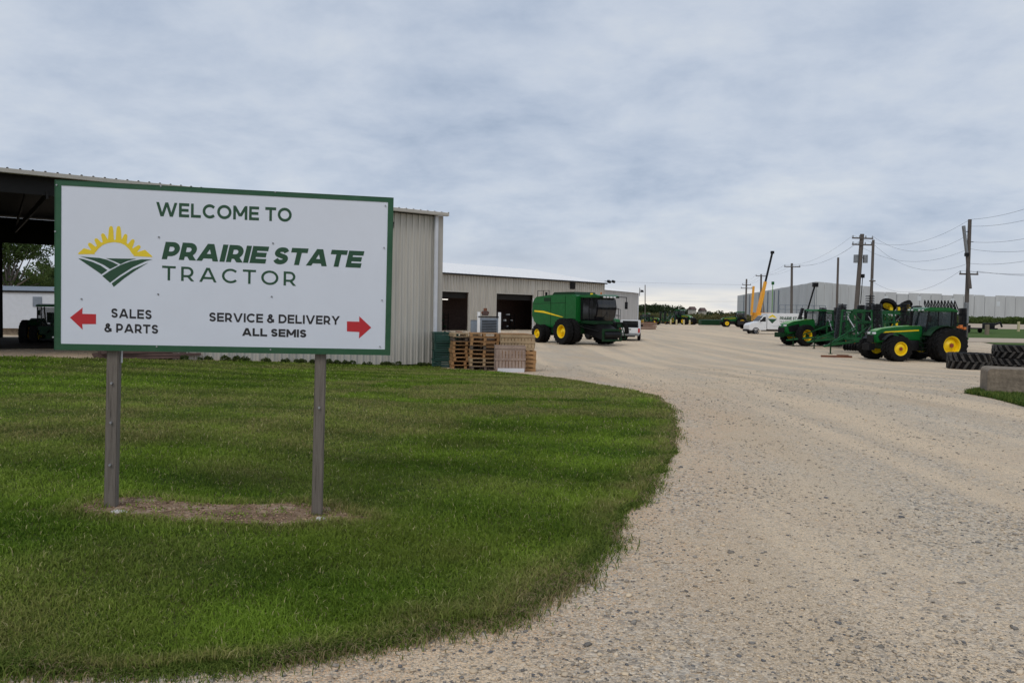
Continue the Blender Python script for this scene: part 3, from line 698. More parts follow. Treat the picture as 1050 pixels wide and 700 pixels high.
for i in range(len(arc) - 1): mb.prism([lg(*p) for p in (arc[i], arc[i + 1], out[i + 1], out[i])], -0.0012, -0.0001)
k = 0
for a, b, w0, w1 in (((92, 325), (255, 325), 4, 30), ((195, 228), (262, 300), 22, 30), ((258, 184), (310, 256), 22, 30), ((325, 135), (362, 222), 22, 30), ((410, 64), (408, 210), 22, 30),
                     ((482, 64), (482, 210), 22, 30), ((553, 140), (530, 222), 22, 30), ((626, 192), (585, 262), 22, 30), ((688, 252), (620, 310), 22, 30), ((803, 352), (625, 335), 4, 30)):
    a = Vector(a); b = Vector(b); d = (b - a).normalized(); q = Vector((-d.y, d.x)); k += 1
    if w0 > 10: pts = [a - q * w0 * .3, a + q * w0 * .3, a + d * 10 + q * w0 * .75, a + d * 40 + q * w0, b + q * w1, b - q * w1, a + d * 40 - q * w0, a + d * 10 - q * w0 * .75]
    else: pts = [a, Vector((150, 275)) if a.x < 400 else Vector((735, 290)), Vector((240, 300)) if a.x < 400 else Vector((640, 318)), Vector((255, 332)) if a.x < 400 else Vector((625, 350)), Vector((100, 333)) if a.x < 400 else Vector((803, 360))]
    mb.prism([lg(*p) for p in pts], -0.0013 - 0.00005 * (k % 3), -0.0001)
mb.build('logo_sun', M['sign_yellow'], sign, smooth=0)
# screws
mb = MB()
for cx, cy in ((52, 28), (355, 31), (688, 48), (1008, 88), (48, 163), (43, 330), (42, 470), (343, 497), (674, 506), (992, 497), (1004, 210), (998, 362)):
    x_, z_ = sc(cx, cy); MB().cyl((x_, -0.009, z_), (x_, 0, z_), 0.006, n=10).build('screw', M['bolt'], sign)
for cx, cy in ((349, 179), (681, 197), (124, 359), (347, 345), (677, 352)):
    x_, z_ = sc(cx, cy); MB().cyl((x_, -0.006, z_), (x_, 0, z_), 0.0065, n=10).build('bolt_head', M['steel'], sign)
# posts follow the photograph's lean
for i, (a, b, w) in enumerate((((117.5, 350), (114, 523), 0.092), ((329, 357), (325, 531), 0.09))):
    def onp(px, py, dy):
        r = ray(px, py); o = Vector((0, 0, EYE)); q = base0 + away * dy; t = (q - o).dot(away) / r.dot(away); return minv @ (o + r * t)
    pa, pb = onp(*a, 0.075), onp(*b, 0.075); d = (pb - pa).normalized(); pt = pa - d * 1.1; pb = pb + d * 0.22
    mb = MB(); mb.bar(pb, pt, 0.084, 0.084); po = mb.build('post', M['post'], sign, bevel=0.006)
    for py in ((392, 432, 475) if i == 0 else (417,)):
        q = onp(a[0] + (b[0] - a[0]) * (py - a[1]) / (b[1] - a[1]), py, 0.075); MB().cyl((q.x, q.y - 0.062, q.z), (q.x, q.y, q.z), 0.009, n=10).build('bolt_head', M['bolt'], po)
    if i == 0:
        q = pa - d * 0.3; e2 = pa + d * 0.16; mb = MB(); mb.cyl((q.x + 0.05, 0.075, q.z), (e2.x + 0.052, 0.075, e2.z), 0.008, n=8); mb.build('ground_conduit', M['pipe'], po)
mb = MB()
for zz in (0.12, SH - 0.2): mb.b2((X0 + .05, 0.0185, Z0 + zz), (X0 + SW - .05, 0.029, Z0 + zz + 0.08))
mb.build('back_rail', M['post'], sign)

# ------------------------------------------------------------------ metal buildings
def ribs(mb, u0, u1, z0, z1, y=0.0, period=0.3, dep=0.035, m=I4):
    pts = []; x_ = math.ceil(u0 / period) * period; pts.append((u0, 0))
    while x_ + 0.09 < u1:
        pts += [(x_, 0), (x_ + 0.02, dep), (x_ + 0.06, dep), (x_ + 0.08, 0), (x_ + .16, 0), (x_ + .17, dep * .25), (x_ + .19, dep * .25), (x_ + .20, 0)] if x_ + .2 < u1 else [(x_, 0), (x_ + 0.02, dep), (x_ + 0.06, dep), (x_ + 0.08, 0)]
        x_ += period
    pts.append((u1, 0)); vs = []; fs = []
    for a, b in pts: vs += [(a, y - b, z0), (a, y - b, z1)]
    for i in range(len(pts) - 1): fs.append((2 * i, 2 * i + 2, 2 * i + 3, 2 * i + 1))
    mb.add(vs, fs, m)
def gable_roof(mb, u0, u1, y0, yr, y1, ze, zr, period=0.3, dep=0.04, th=0.03):
    for ya, za, yb, zb_ in ((y0, ze, yr, zr), (y1, ze, yr, zr)):
        x_ = u0
        while x_ < u1 - 1e-6:
            xe = min(x_ + period, u1)
            pr = [(x_, 0), (x_ + .02, dep), (x_ + .06, dep), (x_ + .08, 0), (xe, 0)]
            for (a, h1), (b, h2) in zip(pr[:-1], pr[1:]):
                mb.add([(a, ya, za + h1), (b, ya, za + h2), (b, yb, zb_ + h2), (a, yb, zb_ + h1)], [(0, 1, 2, 3)])
            x_ = xe
def facade(p0, p1):
    d = Vector((p1[0] - p0[0], p1[1] - p0[1])); return math.atan2(d.y, d.x), d.length
def fac_u(p0, p1, px):
    k = (px - CX) / F; L = math.hypot(p1[0] - p0[0], p1[1] - p0[1]); dx = (p1[0] - p0[0]) / L; dy = (p1[1] - p0[1]) / L
    return (k * p0[1] - p0[0]) / (dx - k * dy)

# storage shed (left). local X along the front towards the right corner at x = 0, Y into the shed
c0 = GD(451.5, 30.0); shed_p1 = (c0.x, c0.y); shed_p0 = (c0.x - .812 * 26, c0.y - .584 * 26)
ang, _ = facade(shed_p0, shed_p1)
shed = thing('storage_shed', (c0.x, c0.y, c0.z), ang, 'tan ribbed metal shed with an open dark bay behind the welcome sign', 'shed')
HS = 5.80; DS = 14.0; XL = -26.0; XO = -9.5
mb = MB(); ribs(mb, XO, -0.12, 0.12, HS - 0.08, period=.25, dep=.045)
mb.build('wall', M['siding'], shed, smooth=20)
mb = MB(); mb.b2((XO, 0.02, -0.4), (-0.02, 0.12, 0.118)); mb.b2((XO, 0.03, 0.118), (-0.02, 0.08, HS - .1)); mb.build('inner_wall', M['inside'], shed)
mb = MB()     # end wall, right
ribs(mb, 0.1, DS - 0.1, -0.2, HS - 0.1, m=RZ(PI / 2)); mb.build('wall', M['siding'], shed, smooth=20)
mb = MB(); mb.prism([(0, HS - .1), (DS, HS - .1), (DS / 2, HS + .58)], -0.05, -0.01, m=RZ(PI / 2)); mb.build('gable', M['siding'], shed)
mb = MB(); mb.b2((-0.14, -0.055, -0.2), (0.05, -0.002, HS - 0.05)); mb.b2((0.052, -0.055, -0.2), (0.07, 0.16, HS - .05)); mb.build('corner_trim', M['trim'], shed, bevel=0.004)
mb = MB(); mb.b2((-26, -0.34, HS - 0.06), (0.16, -0.16, HS + 0.06)); mb.build('gutter', M['trim'], shed, bevel=0.01)
mb = MB(); mb.b2((-0.34, -0.17, 0.42), (-0.2, -0.07, HS - 0.06)); mb.bar((-0.27, -0.12, 0.46), (-0.17, -0.32, 0.1), 0.13, 0.1); mb.build('downspout', M['pipe'], shed, bevel=0.012)
mb = MB(); gable_roof(mb, -26, 0.18, -0.32, DS / 2, DS + .3, HS + 0.05, HS + .66); mb.build('roof', M['roof'], shed, smooth=0)
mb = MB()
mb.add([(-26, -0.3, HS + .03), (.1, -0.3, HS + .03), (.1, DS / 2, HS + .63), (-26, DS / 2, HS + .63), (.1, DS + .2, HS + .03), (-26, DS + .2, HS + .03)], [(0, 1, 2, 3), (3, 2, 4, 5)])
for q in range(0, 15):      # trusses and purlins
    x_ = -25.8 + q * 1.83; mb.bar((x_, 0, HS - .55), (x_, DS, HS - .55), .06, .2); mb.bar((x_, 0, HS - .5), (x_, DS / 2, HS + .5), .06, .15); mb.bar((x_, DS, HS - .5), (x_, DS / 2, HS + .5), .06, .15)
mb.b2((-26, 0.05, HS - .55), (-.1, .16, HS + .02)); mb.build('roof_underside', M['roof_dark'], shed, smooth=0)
mb = MB(); bo0, bo1, bz = -13.45, -8.2, 4.72                # back wall with its opening
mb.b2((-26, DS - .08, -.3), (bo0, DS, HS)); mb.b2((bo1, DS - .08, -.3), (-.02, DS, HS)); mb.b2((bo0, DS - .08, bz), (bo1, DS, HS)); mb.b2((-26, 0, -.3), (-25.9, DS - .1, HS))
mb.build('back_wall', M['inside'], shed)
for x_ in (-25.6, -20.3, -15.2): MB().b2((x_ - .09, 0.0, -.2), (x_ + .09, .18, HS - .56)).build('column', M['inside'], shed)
MB().b2((XO - .13, -0.04, -.2), (XO - 0.002, .16, HS - .56)).build('column', M['trim'], shed)

SHED_FLOOR_SHADE = True
def wk(p, sh=shed):      # shed-local to world
    return Matrix.Translation(sh.location) @ RZ(sh.rotation_euler.z) @ Vector(p)
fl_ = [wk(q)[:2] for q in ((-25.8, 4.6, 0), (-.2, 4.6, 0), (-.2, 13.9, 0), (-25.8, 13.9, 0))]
sheet('shed_floor_shade', fl_, 0.03, M['shed_shade'], 2, 2)  # dark sheet painted in for the shade on the inner floor
# low pile of dark timber beside the wall, under the sign
lum = G(146, 368)
pile = thing('timber_pile', (lum.x, lum.y + .3, Z(lum.x, lum.y)), ang, 'low pile of dark weathered boards lying at the open shed bay', 'timber')
for q in range(14):
    mb = MB(); a = random.uniform(-.12, .12); mb.box((random.uniform(-.3, .3), (q % 5) * .2 - .3, .05 + (q // 5) * .085), (random.uniform(2.0, 2.9), .17, .07), rz=a)
    mb.build('board', M['rubber_brown'], pile)

# service building
sp0 = (-8.7 - 6 * .672, 95 - 6 * .74); sp1 = (14.0, 120.0); a2, L2 = facade(sp0, sp1)
svc = thing('service_building', (sp0[0], sp0[1], -1.1), a2, 'long tan ribbed metal building with pale roof and two open doorways', 'building')
HV = 7.1; DV = 30.0
ua, ub, uc, ud = fac_u(sp0, sp1, 446), fac_u(sp0, sp1, 479.5), fac_u(sp0, sp1, 508), fac_u(sp0, sp1, 545.5); HD = 4.85
mb = MB()
for a, b, c, d in ((-2, ua, 0, HV), (ua, ub, HD, HV), (ub, uc, 0, HV), (uc, ud, HD, HV), (ud, L2 - .1, 0, HV)): ribs(mb, a, b, c, d, period=.5, dep=.11)
mb.build('wall', M['siding'], svc, smooth=20)
mb = MB()
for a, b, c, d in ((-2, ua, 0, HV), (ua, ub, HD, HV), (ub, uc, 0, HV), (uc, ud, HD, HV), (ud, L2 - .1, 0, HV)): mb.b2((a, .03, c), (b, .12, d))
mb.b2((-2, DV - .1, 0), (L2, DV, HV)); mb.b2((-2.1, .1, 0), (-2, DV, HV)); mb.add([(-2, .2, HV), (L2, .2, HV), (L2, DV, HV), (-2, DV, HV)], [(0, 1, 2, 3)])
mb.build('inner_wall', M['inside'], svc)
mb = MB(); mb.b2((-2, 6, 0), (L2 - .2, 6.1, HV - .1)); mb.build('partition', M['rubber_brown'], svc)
mb = MB(); ribs(mb, .1, DV, 0, HV, period=.4, dep=.06, m=T(L2, 0, 0) @ RZ(PI / 2)); mb.build('wall', M['siding'], svc, smooth=20)
mb = MB(); mb.prism([(0, HV), (DV, HV), (DV / 2, HV + 2.3)], -.02, .04, m=T(L2, 0, 0) @ RZ(PI / 2)); mb.build('gable', M['siding'], svc)
mb = MB(); gable_roof(mb, -2.3, L2 + .3, -.4, DV / 2, DV + .4, HV + .04, HV + 2.42, period=.6, dep=.05); mb.build('roof', M['roof'], svc, smooth=0)
mb = MB(); mb.b2((-2, -.42, HV - .14), (L2 + .3, -.2, HV + .03)); mb.build('gutter', M['black'], svc)
mb = MB(); mb.b2((L2 - .1, -.07, 0), (L2 + .07, .1, HV - .1)); mb.build('corner_trim', M['trim'], svc)
for a, b in ((ua, ub), (uc, ud)):
    mb = MB(); mb.b2((a - .12, -.09, 0), (a, .14, HD)); mb.b2((b, -.09, 0), (b + .12, .14, HD)); mb.b2((a - .12, -.09, HD), (b + .12, .14, HD + .14)); mb.build('door_frame', M['trim'], svc)
    mb = MB()
    for q in range(5): mb.b2((a, .35, HD - .75 + q * .16), (b, .42, HD - .61 + q * .16))
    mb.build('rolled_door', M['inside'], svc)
for px_ in (543.2,):
    uu = fac_u(sp0, sp1, px_); mb = MB(); mb.cyl((uu, -.5, 0), (uu, -.5, 4.4), .07); mb.build('door_track', M['pipe'], svc)
uu = fac_u(sp0, sp1, 585.5); mb = MB(); mb.b2((uu - .55, -.14, 5.95), (uu + .55, -.065, 7.0 - .1)); v_ = mb.build('vent', M['black'], svc)
mb = MB()
for q in range(5): mb.box((uu, -.17, 6.1 + q * .17), (1.0, .04, .09), rx=.5)
mb.build('louvre', M['black'], v_)
mb = MB(); mb.bar((L2 - .3, -.3, HV + .3), (L2 + 1.2, -.6, HV + .35), .07, .07); fl = mb.build('lamp_arm', M['black'], svc)
mb = MB(); mb.box((L2 + .2, -.75, HV + .25), (.55, .45, .35), rx=.5); mb.box((L2 + 1.35, -.75, HV + .3), (.5, .4, .32), rx=.5); mb.build('floodlight', M['black'], fl)
# what stands inside the doorways: racks
def svcw(p): return Matrix.Translation(svc.location) @ RZ(a2) @ Vector(p)
for (a, b), lab in (((ua + .8, ub - .8), 'dark storage rack with boxes inside the left doorway of the tan building'), ((uc + .5, ud - .6), 'workbench rack with small white parts inside the right doorway')):
    w = b - a; o = thing('storage_rack', svcw((a + w / 2, 3.2, 0.02)), a2, lab, 'rack')
    for sx in (-1, 1):
        MB().box((sx * w / 2, -.4, 1.1), (.08, .08, 2.2)).box((sx * w / 2, .4, 1.1), (.08, .08, 2.2)).box((sx * w / 2, 0, 1.5), (.06, .8, .06)).build('upright', M['black'], o)
    for zz in (.3, 1.1, 1.9):
        MB().box((0, 0, zz), (w, .9, .06)).build('shelf', M['black'], o)
    for q in range(12): MB().box((random.uniform(-w / 2 + .3, w / 2 - .3), -.2, random.choice((.3, 1.1, 1.9)) + .2), (random.uniform(.1, .3), .3, random.uniform(.12, .3))).build('stored_part', M['white'] if 'white' in lab else M['green_dark'], o)

sl = thing('shop_light', svcw((ub - 1.3, 3.0, 4.0)), a2, 'lit white strip lamp hanging inside the left doorway of the tan building', 'lamp')
em, nt_, b_ = newmat('lit_strip'); b_.inputs['Emission Color'].default_value = (1, .95, .85, 1); b_.inputs['Emission Strength'].default_value = 2.0
MB().box((0, 0, -.06), (1.1, .14, .06)).build('tube', em, sl); MB().box((0, 0, 0), (1.2, .2, .05)).build('reflector', M['white'], sl)
# far workshop, right of the service building
tp0, tp1 = (15.7, 130.0), (23.2, 145.0); a3, L3 = facade(tp0, tp1)
wk3 = thing('workshop', (tp0[0], tp0[1], -1.1), a3, 'small grey ribbed metal workshop beyond the tan building', 'building')
mb = MB(); ribs(mb, -14, L3, 0, 6.3, period=.6, dep=.1); mb.build('wall', M['siding_grey'], wk3, smooth=20)
mb = MB(); ribs(mb, 0, 16, 0, 6.3, period=.6, dep=.1, m=T(L3, 0, 0) @ RZ(PI / 2)); mb.build('wall', M['siding_grey'], wk3, smooth=20)
mb = MB(); gable_roof(mb, -14, L3 + .2, -.3, 8, 16.3, 6.32, 7.5, period=.8, dep=.05); mb.build('roof', M['roof'], wk3, smooth=0)
mb = MB(); mb.prism([(0, 6.3), (16, 6.3), (8, 7.4)], -.02, .04, m=T(L3, 0, 0) @ RZ(PI / 2)); mb.build('gable', M['siding_grey'], wk3)
mb = MB(); mb.b2((L3 - .2, -.16, 0), (L3 + .12, .05, 6.3)); mb.build('corner_trim', M['pipe'], wk3)
mb = MB(); mb.cyl((L3 + .1, -.3, 5.8), (L3 + .1, -.3, 7.3), .06); mb.cyl((L3 + .9, -.5, 6.5), (L3 + .9, -.5, 6.9), .35, .25); mb.bar((L3 + .1, -.3, 6.9), (L3 + .9, -.5, 6.9), .06, .06); mb.build('floodlight', M['black'], wk3)

# ------------------------------------------------------------------ warehouse (concrete tilt-up) far right
wh = thing('warehouse', (GD(835, 214).x, 214, Z(GD(835, 214).x, 214)), 0, 'huge pale concrete panel warehouse running along the right horizon', 'building')
wl = wh.location.copy()
def wpt(px, d): q = GD(px, d); return (q.x - wl.x, q.y - wl.y)
W_ = [wpt(755, 384), wpt(835, 214), wpt(891, 241), wpt(894, 288), wpt(1050, 316), wpt(1250, 352)]
ztop = 10.9 - wl.z
wi = 0
for (a, b) in zip(W_[:-1], W_[1:]):
    a = Vector(a); b = Vector(b); d = (b - a); L = d.length; d.normalize(); rz = math.atan2(d.y, d.x); m = T(a.x, a.y, 0) @ RZ(rz)
    n = max(2, round(L / 5.6)); pw = L / n; mb = MB()
    for i in range(n):
        h = ztop + (random.uniform(-.06, .06)); mb.b2((i * pw + .16, 0, -3), ((i + 1) * pw - .16, .19, h - (0.45 if i % 4 == 2 and wi > 2 else 0)), m)
    mb.build('wall', M['tilt'], wh, smooth=0)
    MB().b2((0.02, .2, -3), (L - .02, .28, ztop - .6), m).build('joint_backing', M['ac_grey'], wh)
    wi += 1
a = Vector(W_[3]); b = Vector(W_[4]); d = (b - a).normalized()
for px_, py_ in ((907, 305.5), (941, 305.5), (975, 308), (1022, 311)):
    k = (px_ - CX) / F; q = a + wl.xy; t = (k * q.y - q.x) / (d.x - k * d.y); p = q + d * t
    hz = 318 + (px_ - 525) * .0175; zz = (hz - py_) / F * p.y + EYE - wl.z
    mm = T(p.x - wl.x, p.y - wl.y, 0) @ RZ(math.atan2(d.y, d.x))
    MB().b2((-.95, -.05, zz - .9), (.95, -.004, zz + .9), mm).build('window', M['white'], wh)
# dark upright strips on the long left face, standing in for recesses and bracing
a = Vector(W_[0]); b = Vector(W_[1]); d = (b - a).normalized()
for px_ in (762, 768, 777.5, 782, 786.5, 793, 797.5):
    k = (px_ - CX) / F; q = a + wl.xy; t = (k * q.y - q.x) / (d.x - k * d.y); p = q + d * t - wl.xy
    mm = T(p.x, p.y, 0) @ RZ(math.atan2(d.y, d.x)); MB().b2((-.28, -.35, -1), (.28, -.02, ztop - .6), mm).build('dark_strip', M['ac_grey'], wh)
# roof
mb = MB(); mb.add([(p[0], p[1], ztop - 1) for p in W_] + [(W_[-1][0], W_[-1][1] + 60, ztop - 1), (W_[0][0] + 60, W_[0][1] + 8, ztop - 1)], [tuple(range(8))]); mb.build('roof', M['roof'], wh, smooth=0)
# railing along dock in front of the warehouse's left part
rl = thing('dock_railing', GD(822, 196), 0.1, 'thin grey railing in front of the pale warehouse corner', 'railing')
mb = MB()
for q in range(9): mb.cyl((-6 + q * 1.5, 0, 0), (-6 + q * 1.5, 0, 4.8), .09, n=6)
rl_post = mb.build('rail_post', M['ac_grey'], rl); mb = MB()
for zz in (3.7, 4.8): mb.cyl((-6, 0, zz), (6, 0, zz), .08, n=6)
mb.build('rail', M['ac_grey'], rl)

# ------------------------------------------------------------------ wheels
def tyre_mb(mb, r, w, rr, m, lugs=22, simple=False, lug_only=False, dp=.07):
    if not lug_only: mb.lathe([(rr, -w * .42), (rr + (r - rr) * .45, -w * .52), (r - .10 * (r - rr) - .03, -w * .5), (r - .045, -w * .36), (r - .04, 0), (r - .045, w * .36), (r - .10 * (r - rr) - .03, w * .5), (rr + (r - rr) * .45, w * .52), (rr, w * .42), (rr - .02, 0)], 32, m, closed=True)
    if simple: return
    for i in range(lugs):
        for sd in (-1, 1):
            a0 = 2 * PI * (i + (.5 if sd > 0 else 0)) / lugs; da = 2 * PI / lugs
            vs = []
            for (yy, aa) in ((-.02, 0), (.48, .62), (.52, .62)):
                rt = r if yy < .45 else (r - .01 if yy < .5 else r - .09)
                for e_ in (-.17, .17):
                    t = a0 + (aa + e_) * da
                    for q in (rt, rt - dp): vs.append((math.cos(t) * q, sd * yy * w, math.sin(t) * q))
            # 3 stations x (2 edges x 2 radii)
            fs = []
            for k in range(2):
                o_ = k * 4; fs += [(o_, o_ + 2, o_ + 6, o_ + 4), (o_, o_ + 1, o_ + 5, o_ + 4), (o_ + 2, o_ + 3, o_ + 7, o_ + 6)]
            fs += [(0, 1, 3, 2), (8, 9, 11, 10)]
            mb.add(vs, fs, m)
def wheel(parent, x, y, r, w, rr, side, rim='yellow', hub=None, simple=False, z=None, m=None, lugs=22, deep=.12, tyre='tyre'):
    """side = +1 when the outer face looks to +Y"""
    m = m or T(x, y, z if z is not None else r)
    mb = MB(); s_ = side
    mb.lathe([(rr + .01, -w * .43), (rr + .01, w * .43)], 28, m)
    mb.lathe([(rr + .02, s_ * w * .42), (rr - .05, s_ * w * .36), (rr * .86, s_ * (w * .5 - deep * 1.6)), (rr * .42, s_ * (w * .5 - deep)), (rr * .28, s_ * (w * .5 - deep * .6)), (rr * .14, s_ * (w * .5 - deep * .6)), (0.001, s_ * (w * .5 - deep * .6))], 28, m)
    mb.lathe([(rr + .02, -s_ * w * .42), (rr * .8, -s_ * w * .25), (0.001, -s_ * w * .2)], 28, m)
    wo = mb.build('wheel', M[rim], parent, smooth=40)
    mb = MB(); tyre_mb(mb, r, w, rr, m, lugs, simple); mb.build('tyre', M[tyre], wo, smooth=40)
    mb = MB(); yy = s_ * (w * .5 - deep * .6); mb.cyl((0, yy, 0), (0, yy + s_ * .06, 0), rr * .2, n=12, m=m)
    for i in range(8): a = i * PI / 4; mb.cyl((math.cos(a) * rr * .26, yy - .01, math.sin(a) * rr * .26), (math.cos(a) * rr * .26, yy + s_ * .03, math.sin(a) * rr * .26), .02, n=6, m=m)
    mb.build('hub', M[hub or rim], wo)
    return wo

# ------------------------------------------------------------------ row-crop tractor. Local X forward, origin under the rear axle
def tractor(loc, rz, label, group, duals=True, hub='red_hub', hood='green', name='tractor'):
    o = thing(name, loc, rz, label, 'tractor', group)
    wb = 3.05
    mb = MB(); mb.b2((-.5, -.3, .75), (3.5, .3, 1.2)); mb.b2((-.6, -.4, .6), (.7, .4, 1.45)); mb.cyl((0, -1.45, 1.03), (0, 1.45, 1.03), .13); mb.cyl((wb, -1.2, .78), (wb, 1.2, .78), .11)
    mb.b2((.8, -.42, .9), (1.7, .42, 1.25)); mb.build('chassis', M['green_dark'], o, bevel=.02)
    prof = [(.82, 1.22), (.82, 2.13), (1.6, 2.12), (2.6, 2.06), (3.5, 1.93), (3.85, 1.80), (4.0, 1.62), (4.0, 1.25), (3.85, 1.05), (3.3, 1.1), (2.4, 1.22)]
    mb = MB(); mb.prism(prof, -.43, .43); ho = mb.build('hood', M[hood], o, bevel=.07)
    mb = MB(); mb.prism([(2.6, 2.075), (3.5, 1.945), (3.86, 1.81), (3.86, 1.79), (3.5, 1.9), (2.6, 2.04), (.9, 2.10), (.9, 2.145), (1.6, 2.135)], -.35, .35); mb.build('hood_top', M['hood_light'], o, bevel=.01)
    for sd in (-1, 1):
        MB().prism([(1.1, 1.92), (3.3, 1.78), (3.45, 1.70), (1.1, 1.84)], sd * .434, sd * .44).build('stripe', M['yellow'], ho)
        mb = MB(); mb.prism([(2.75, 1.3), (3.65, 1.22), (3.78, 1.45), (3.6, 1.68), (2.8, 1.75)], sd * .433, sd * .446); mb.build('side_grille', M['black'], ho)
        mb = MB(); mb.box((3.93, sd * .25, 1.66), (.12, .26, .13), bev=.03); mb.build('headlight', M['lamp'], ho)
    mb = MB(); mb.b2((3.98, -.34, 1.12), (4.03, .34, 1.56))
    for q in range(5): mb.b2((4.03, -.32, 1.16 + q * .085), (4.045, .32, 1.19 + q * .085))
    mb.build('grille', M['black'], ho)
    mb = MB(); mb.b2((3.9, -.35, .7), (4.2, .35, 1.05))
    for q in range(7): mb.b2((3.92, -.38 + q * .108, .62), (4.3, -.30 + q * .108, 1.0))
    mb.build('front_weights', M['black'], o)
    # exhaust, intake
    mb = MB(); mb.cyl((1.0, -.56, 1.5), (1.0, -.56, 2.6), .09, n=12); mb.cyl((1.0, -.56, 2.6), (1.0, -.56, 3.15), .06, n=10); mb.cyl((1.0, -.56, 3.15), (.9, -.56, 3.25), .06, n=10); mb.build('exhaust', M['black'], o)
    # cab
    mb = MB(); mb.b2((-.78, -.82, 1.3), (.92, .82, 1.62)); mb.b2((-.75, -.7, 1.0), (.6, .7, 1.3)); cab = mb.build('cab', M['green_dark'], o, bevel=.03)
    mb = MB()
    for sd in (-1, 1):
        mb.bar((.88, sd * .72, 1.6), (.72, sd * .78, 3.05), .07, .08); mb.bar((.12, sd * .8, 1.6), (.1, sd * .8, 3.05), .05, .06); mb.bar((-.75, sd * .8, 1.6), (-.82, sd * .78, 3.05), .07, .08); mb.bar((-.78, sd * .8, 1.62), (.9, sd * .76, 1.62), .05, .06)
    mb.bar((.88, -.72, 1.62), (.88, .72, 1.62), .05, .06); mb.bar((-.76, -.8, 1.62), (-.76, .8, 1.62), .05, .06); mb.build('pillar', M['black'], cab)
    for sd in (-1, 1):
        mb = MB(); mb.add([(.85, sd * .75, 1.64), (.13, sd * .8, 1.64), (.11, sd * .8, 3.03), (.72, sd * .77, 3.03)], [(0, 1, 2, 3)]); mb.add([(.08, sd * .8, 1.64), (-.73, sd * .8, 1.64), (-.8, sd * .78, 3.03), (.07, sd * .8, 3.03)], [(0, 1, 2, 3)]); mb.build('side_window', M['glass'], cab)
    MB().add([(.88, -.7, 1.64), (.88, .7, 1.64), (.73, .75, 3.03), (.73, -.75, 3.03)], [(0, 1, 2, 3)]).build('windscreen', M['glass'], cab)
    MB().add([(-.77, -.75, 1.64), (-.77, .75, 1.64), (-.83, .75, 3.03), (-.83, -.75, 3.03)], [(0, 1, 2, 3)]).build('rear_window', M['glass'], cab)
    mb = MB(); mb.box((-.25, 0, 1.95), (.5, .5, .14), bev=.04); mb.box((-.5, 0, 2.3), (.14, .48, .7), bev=.04); mb.build('seat', M['black'], cab)
    mb = MB(); mb.cyl((.55, 0, 1.6), (.4, 0, 2.1), .04); mb.cyl((.38, 0, 2.11), (.36, 0, 2.15), .2, n=16); mb.build('steering_wheel', M['black'], cab)
    mb = MB(); mb.prism([(-1.05, 3.08), (-1.0, 3.22), (-.6, 3.3), (.7, 3.3), (1.05, 3.2), (1.1, 3.06)], -.86, .86); rf = mb.build('roof', M['green'], cab, bevel=.04)
    for sd in (-1, 1):
        for q in (.35, .68): MB().box((1.06, sd * q, 3.13), (.06, .2, .09), bev=.02).build('work_light', M['lamp'], rf)
        mb = MB(); mb.bar((.78, sd * .78, 2.9), (.9, sd * 1.15, 2.85), .03, .03); mb.box((.92, sd * 1.2, 2.6), (.05, .2, .42), bev=.02); mb.build('mirror', M['black'], cab)
        # fender: arched sheet over the rear wheel
        pts = [(math.cos(a) * 1.17, 1.03 + math.sin(a) * 1.17) for a in [math.radians(q) for q in range(28, 158, 13)]]; inn = [(x_ * .965, 1.03 + (z_ - 1.03) * .965) for x_, z_ in pts]
        MB().prism(pts + inn[::-1], sd * .62, sd * 1.42).build('fender', M['green_dark'], o, bevel=.01)
        mb = MB()
        for q in range(4): mb.b2((.95, sd * .86, .5 + q * .3), (1.35, sd * 1.16, .54 + q * .3))
        for q in (.96, 1.34): mb.bar((q, sd * 1.12, .5), (q, sd * .95, 1.5), .03, .03)
        mb.build('step', M['black'], o)
        mb = MB(); mb.box((1.75 if sd > 0 else 1.5, sd * .66, .95), (.85, .42, .62), bev=.08); mb.build('fuel_tank', M['black' if sd > 0 else 'green_dark'], o)
        wheel(o, 0, sd * 1.08, 1.03, .52, .56, sd, hub=hub, lugs=20)
        wheel(o, wb, sd * .98, .78, .40, .42, sd, hub=hub, lugs=18)
        if duals: wheel(o, 0, sd * 1.78, 1.03, .52, .56, sd, hub=hub, lugs=20, deep=.2); wheel(o, wb, sd * 1.5, .78, .38, .42, sd, hub=hub, lugs=18, deep=.1)
        mb = MB(); a = [math.radians(q) for q in range(35, 150, 14)]; pts = [(wb + math.cos(t) * .9, .78 + math.sin(t) * .9) for t in a]; inn = [(wb + (x_ - wb) * .97, .78 + (z_ - .78) * .97) for x_, z_ in pts]
        mb.prism(pts + inn[::-1], sd * .8, sd * 1.2); mb.build('front_fender', M['black'], o)
    mb = MB(); mb.bar((-.5, -.35, .9), (-1.35, -.5, .62), .09, .12); mb.bar((-.5, .35, .9), (-1.35, .5, .62), .09, .12); mb.bar((-.55, 0, 1.35), (-1.3, 0, 1.15), .07, .07); mb.bar((-1.3, -.5, .62), (-1.3, .5, .62), .06, .1); mb.build('hitch', M['black'], o)
    return o
GT = 'green tractors parked in the yard'
def at(px, d, dz=0): q = GD(px, d); return (q.x, q.y, q.z + dz)
D2R = math.radians
tA = tractor(at(955, 48.6), D2R(187), 'large green tractor with front dual wheels beside the loose tyre, nearest on the right', GT)
tB = dup(tA, at(960, 54.5), D2R(183), 'green tractor mostly hidden behind the nearest right tractor', GT)
tD = dup(tA, at(759, 166), D2R(174), 'distant green tractor facing left near the white van', GT)
tE = dup(tA, at(697, 192), D2R(-65), 'distant green tractor with tall cab in front of the field hedge behind pale bollards', GT, scale=1.1)
tF = dup(tA, at(662, 178), D2R(-30), 'small distant green tractor just right of the grey workshop', GT, scale=.8)

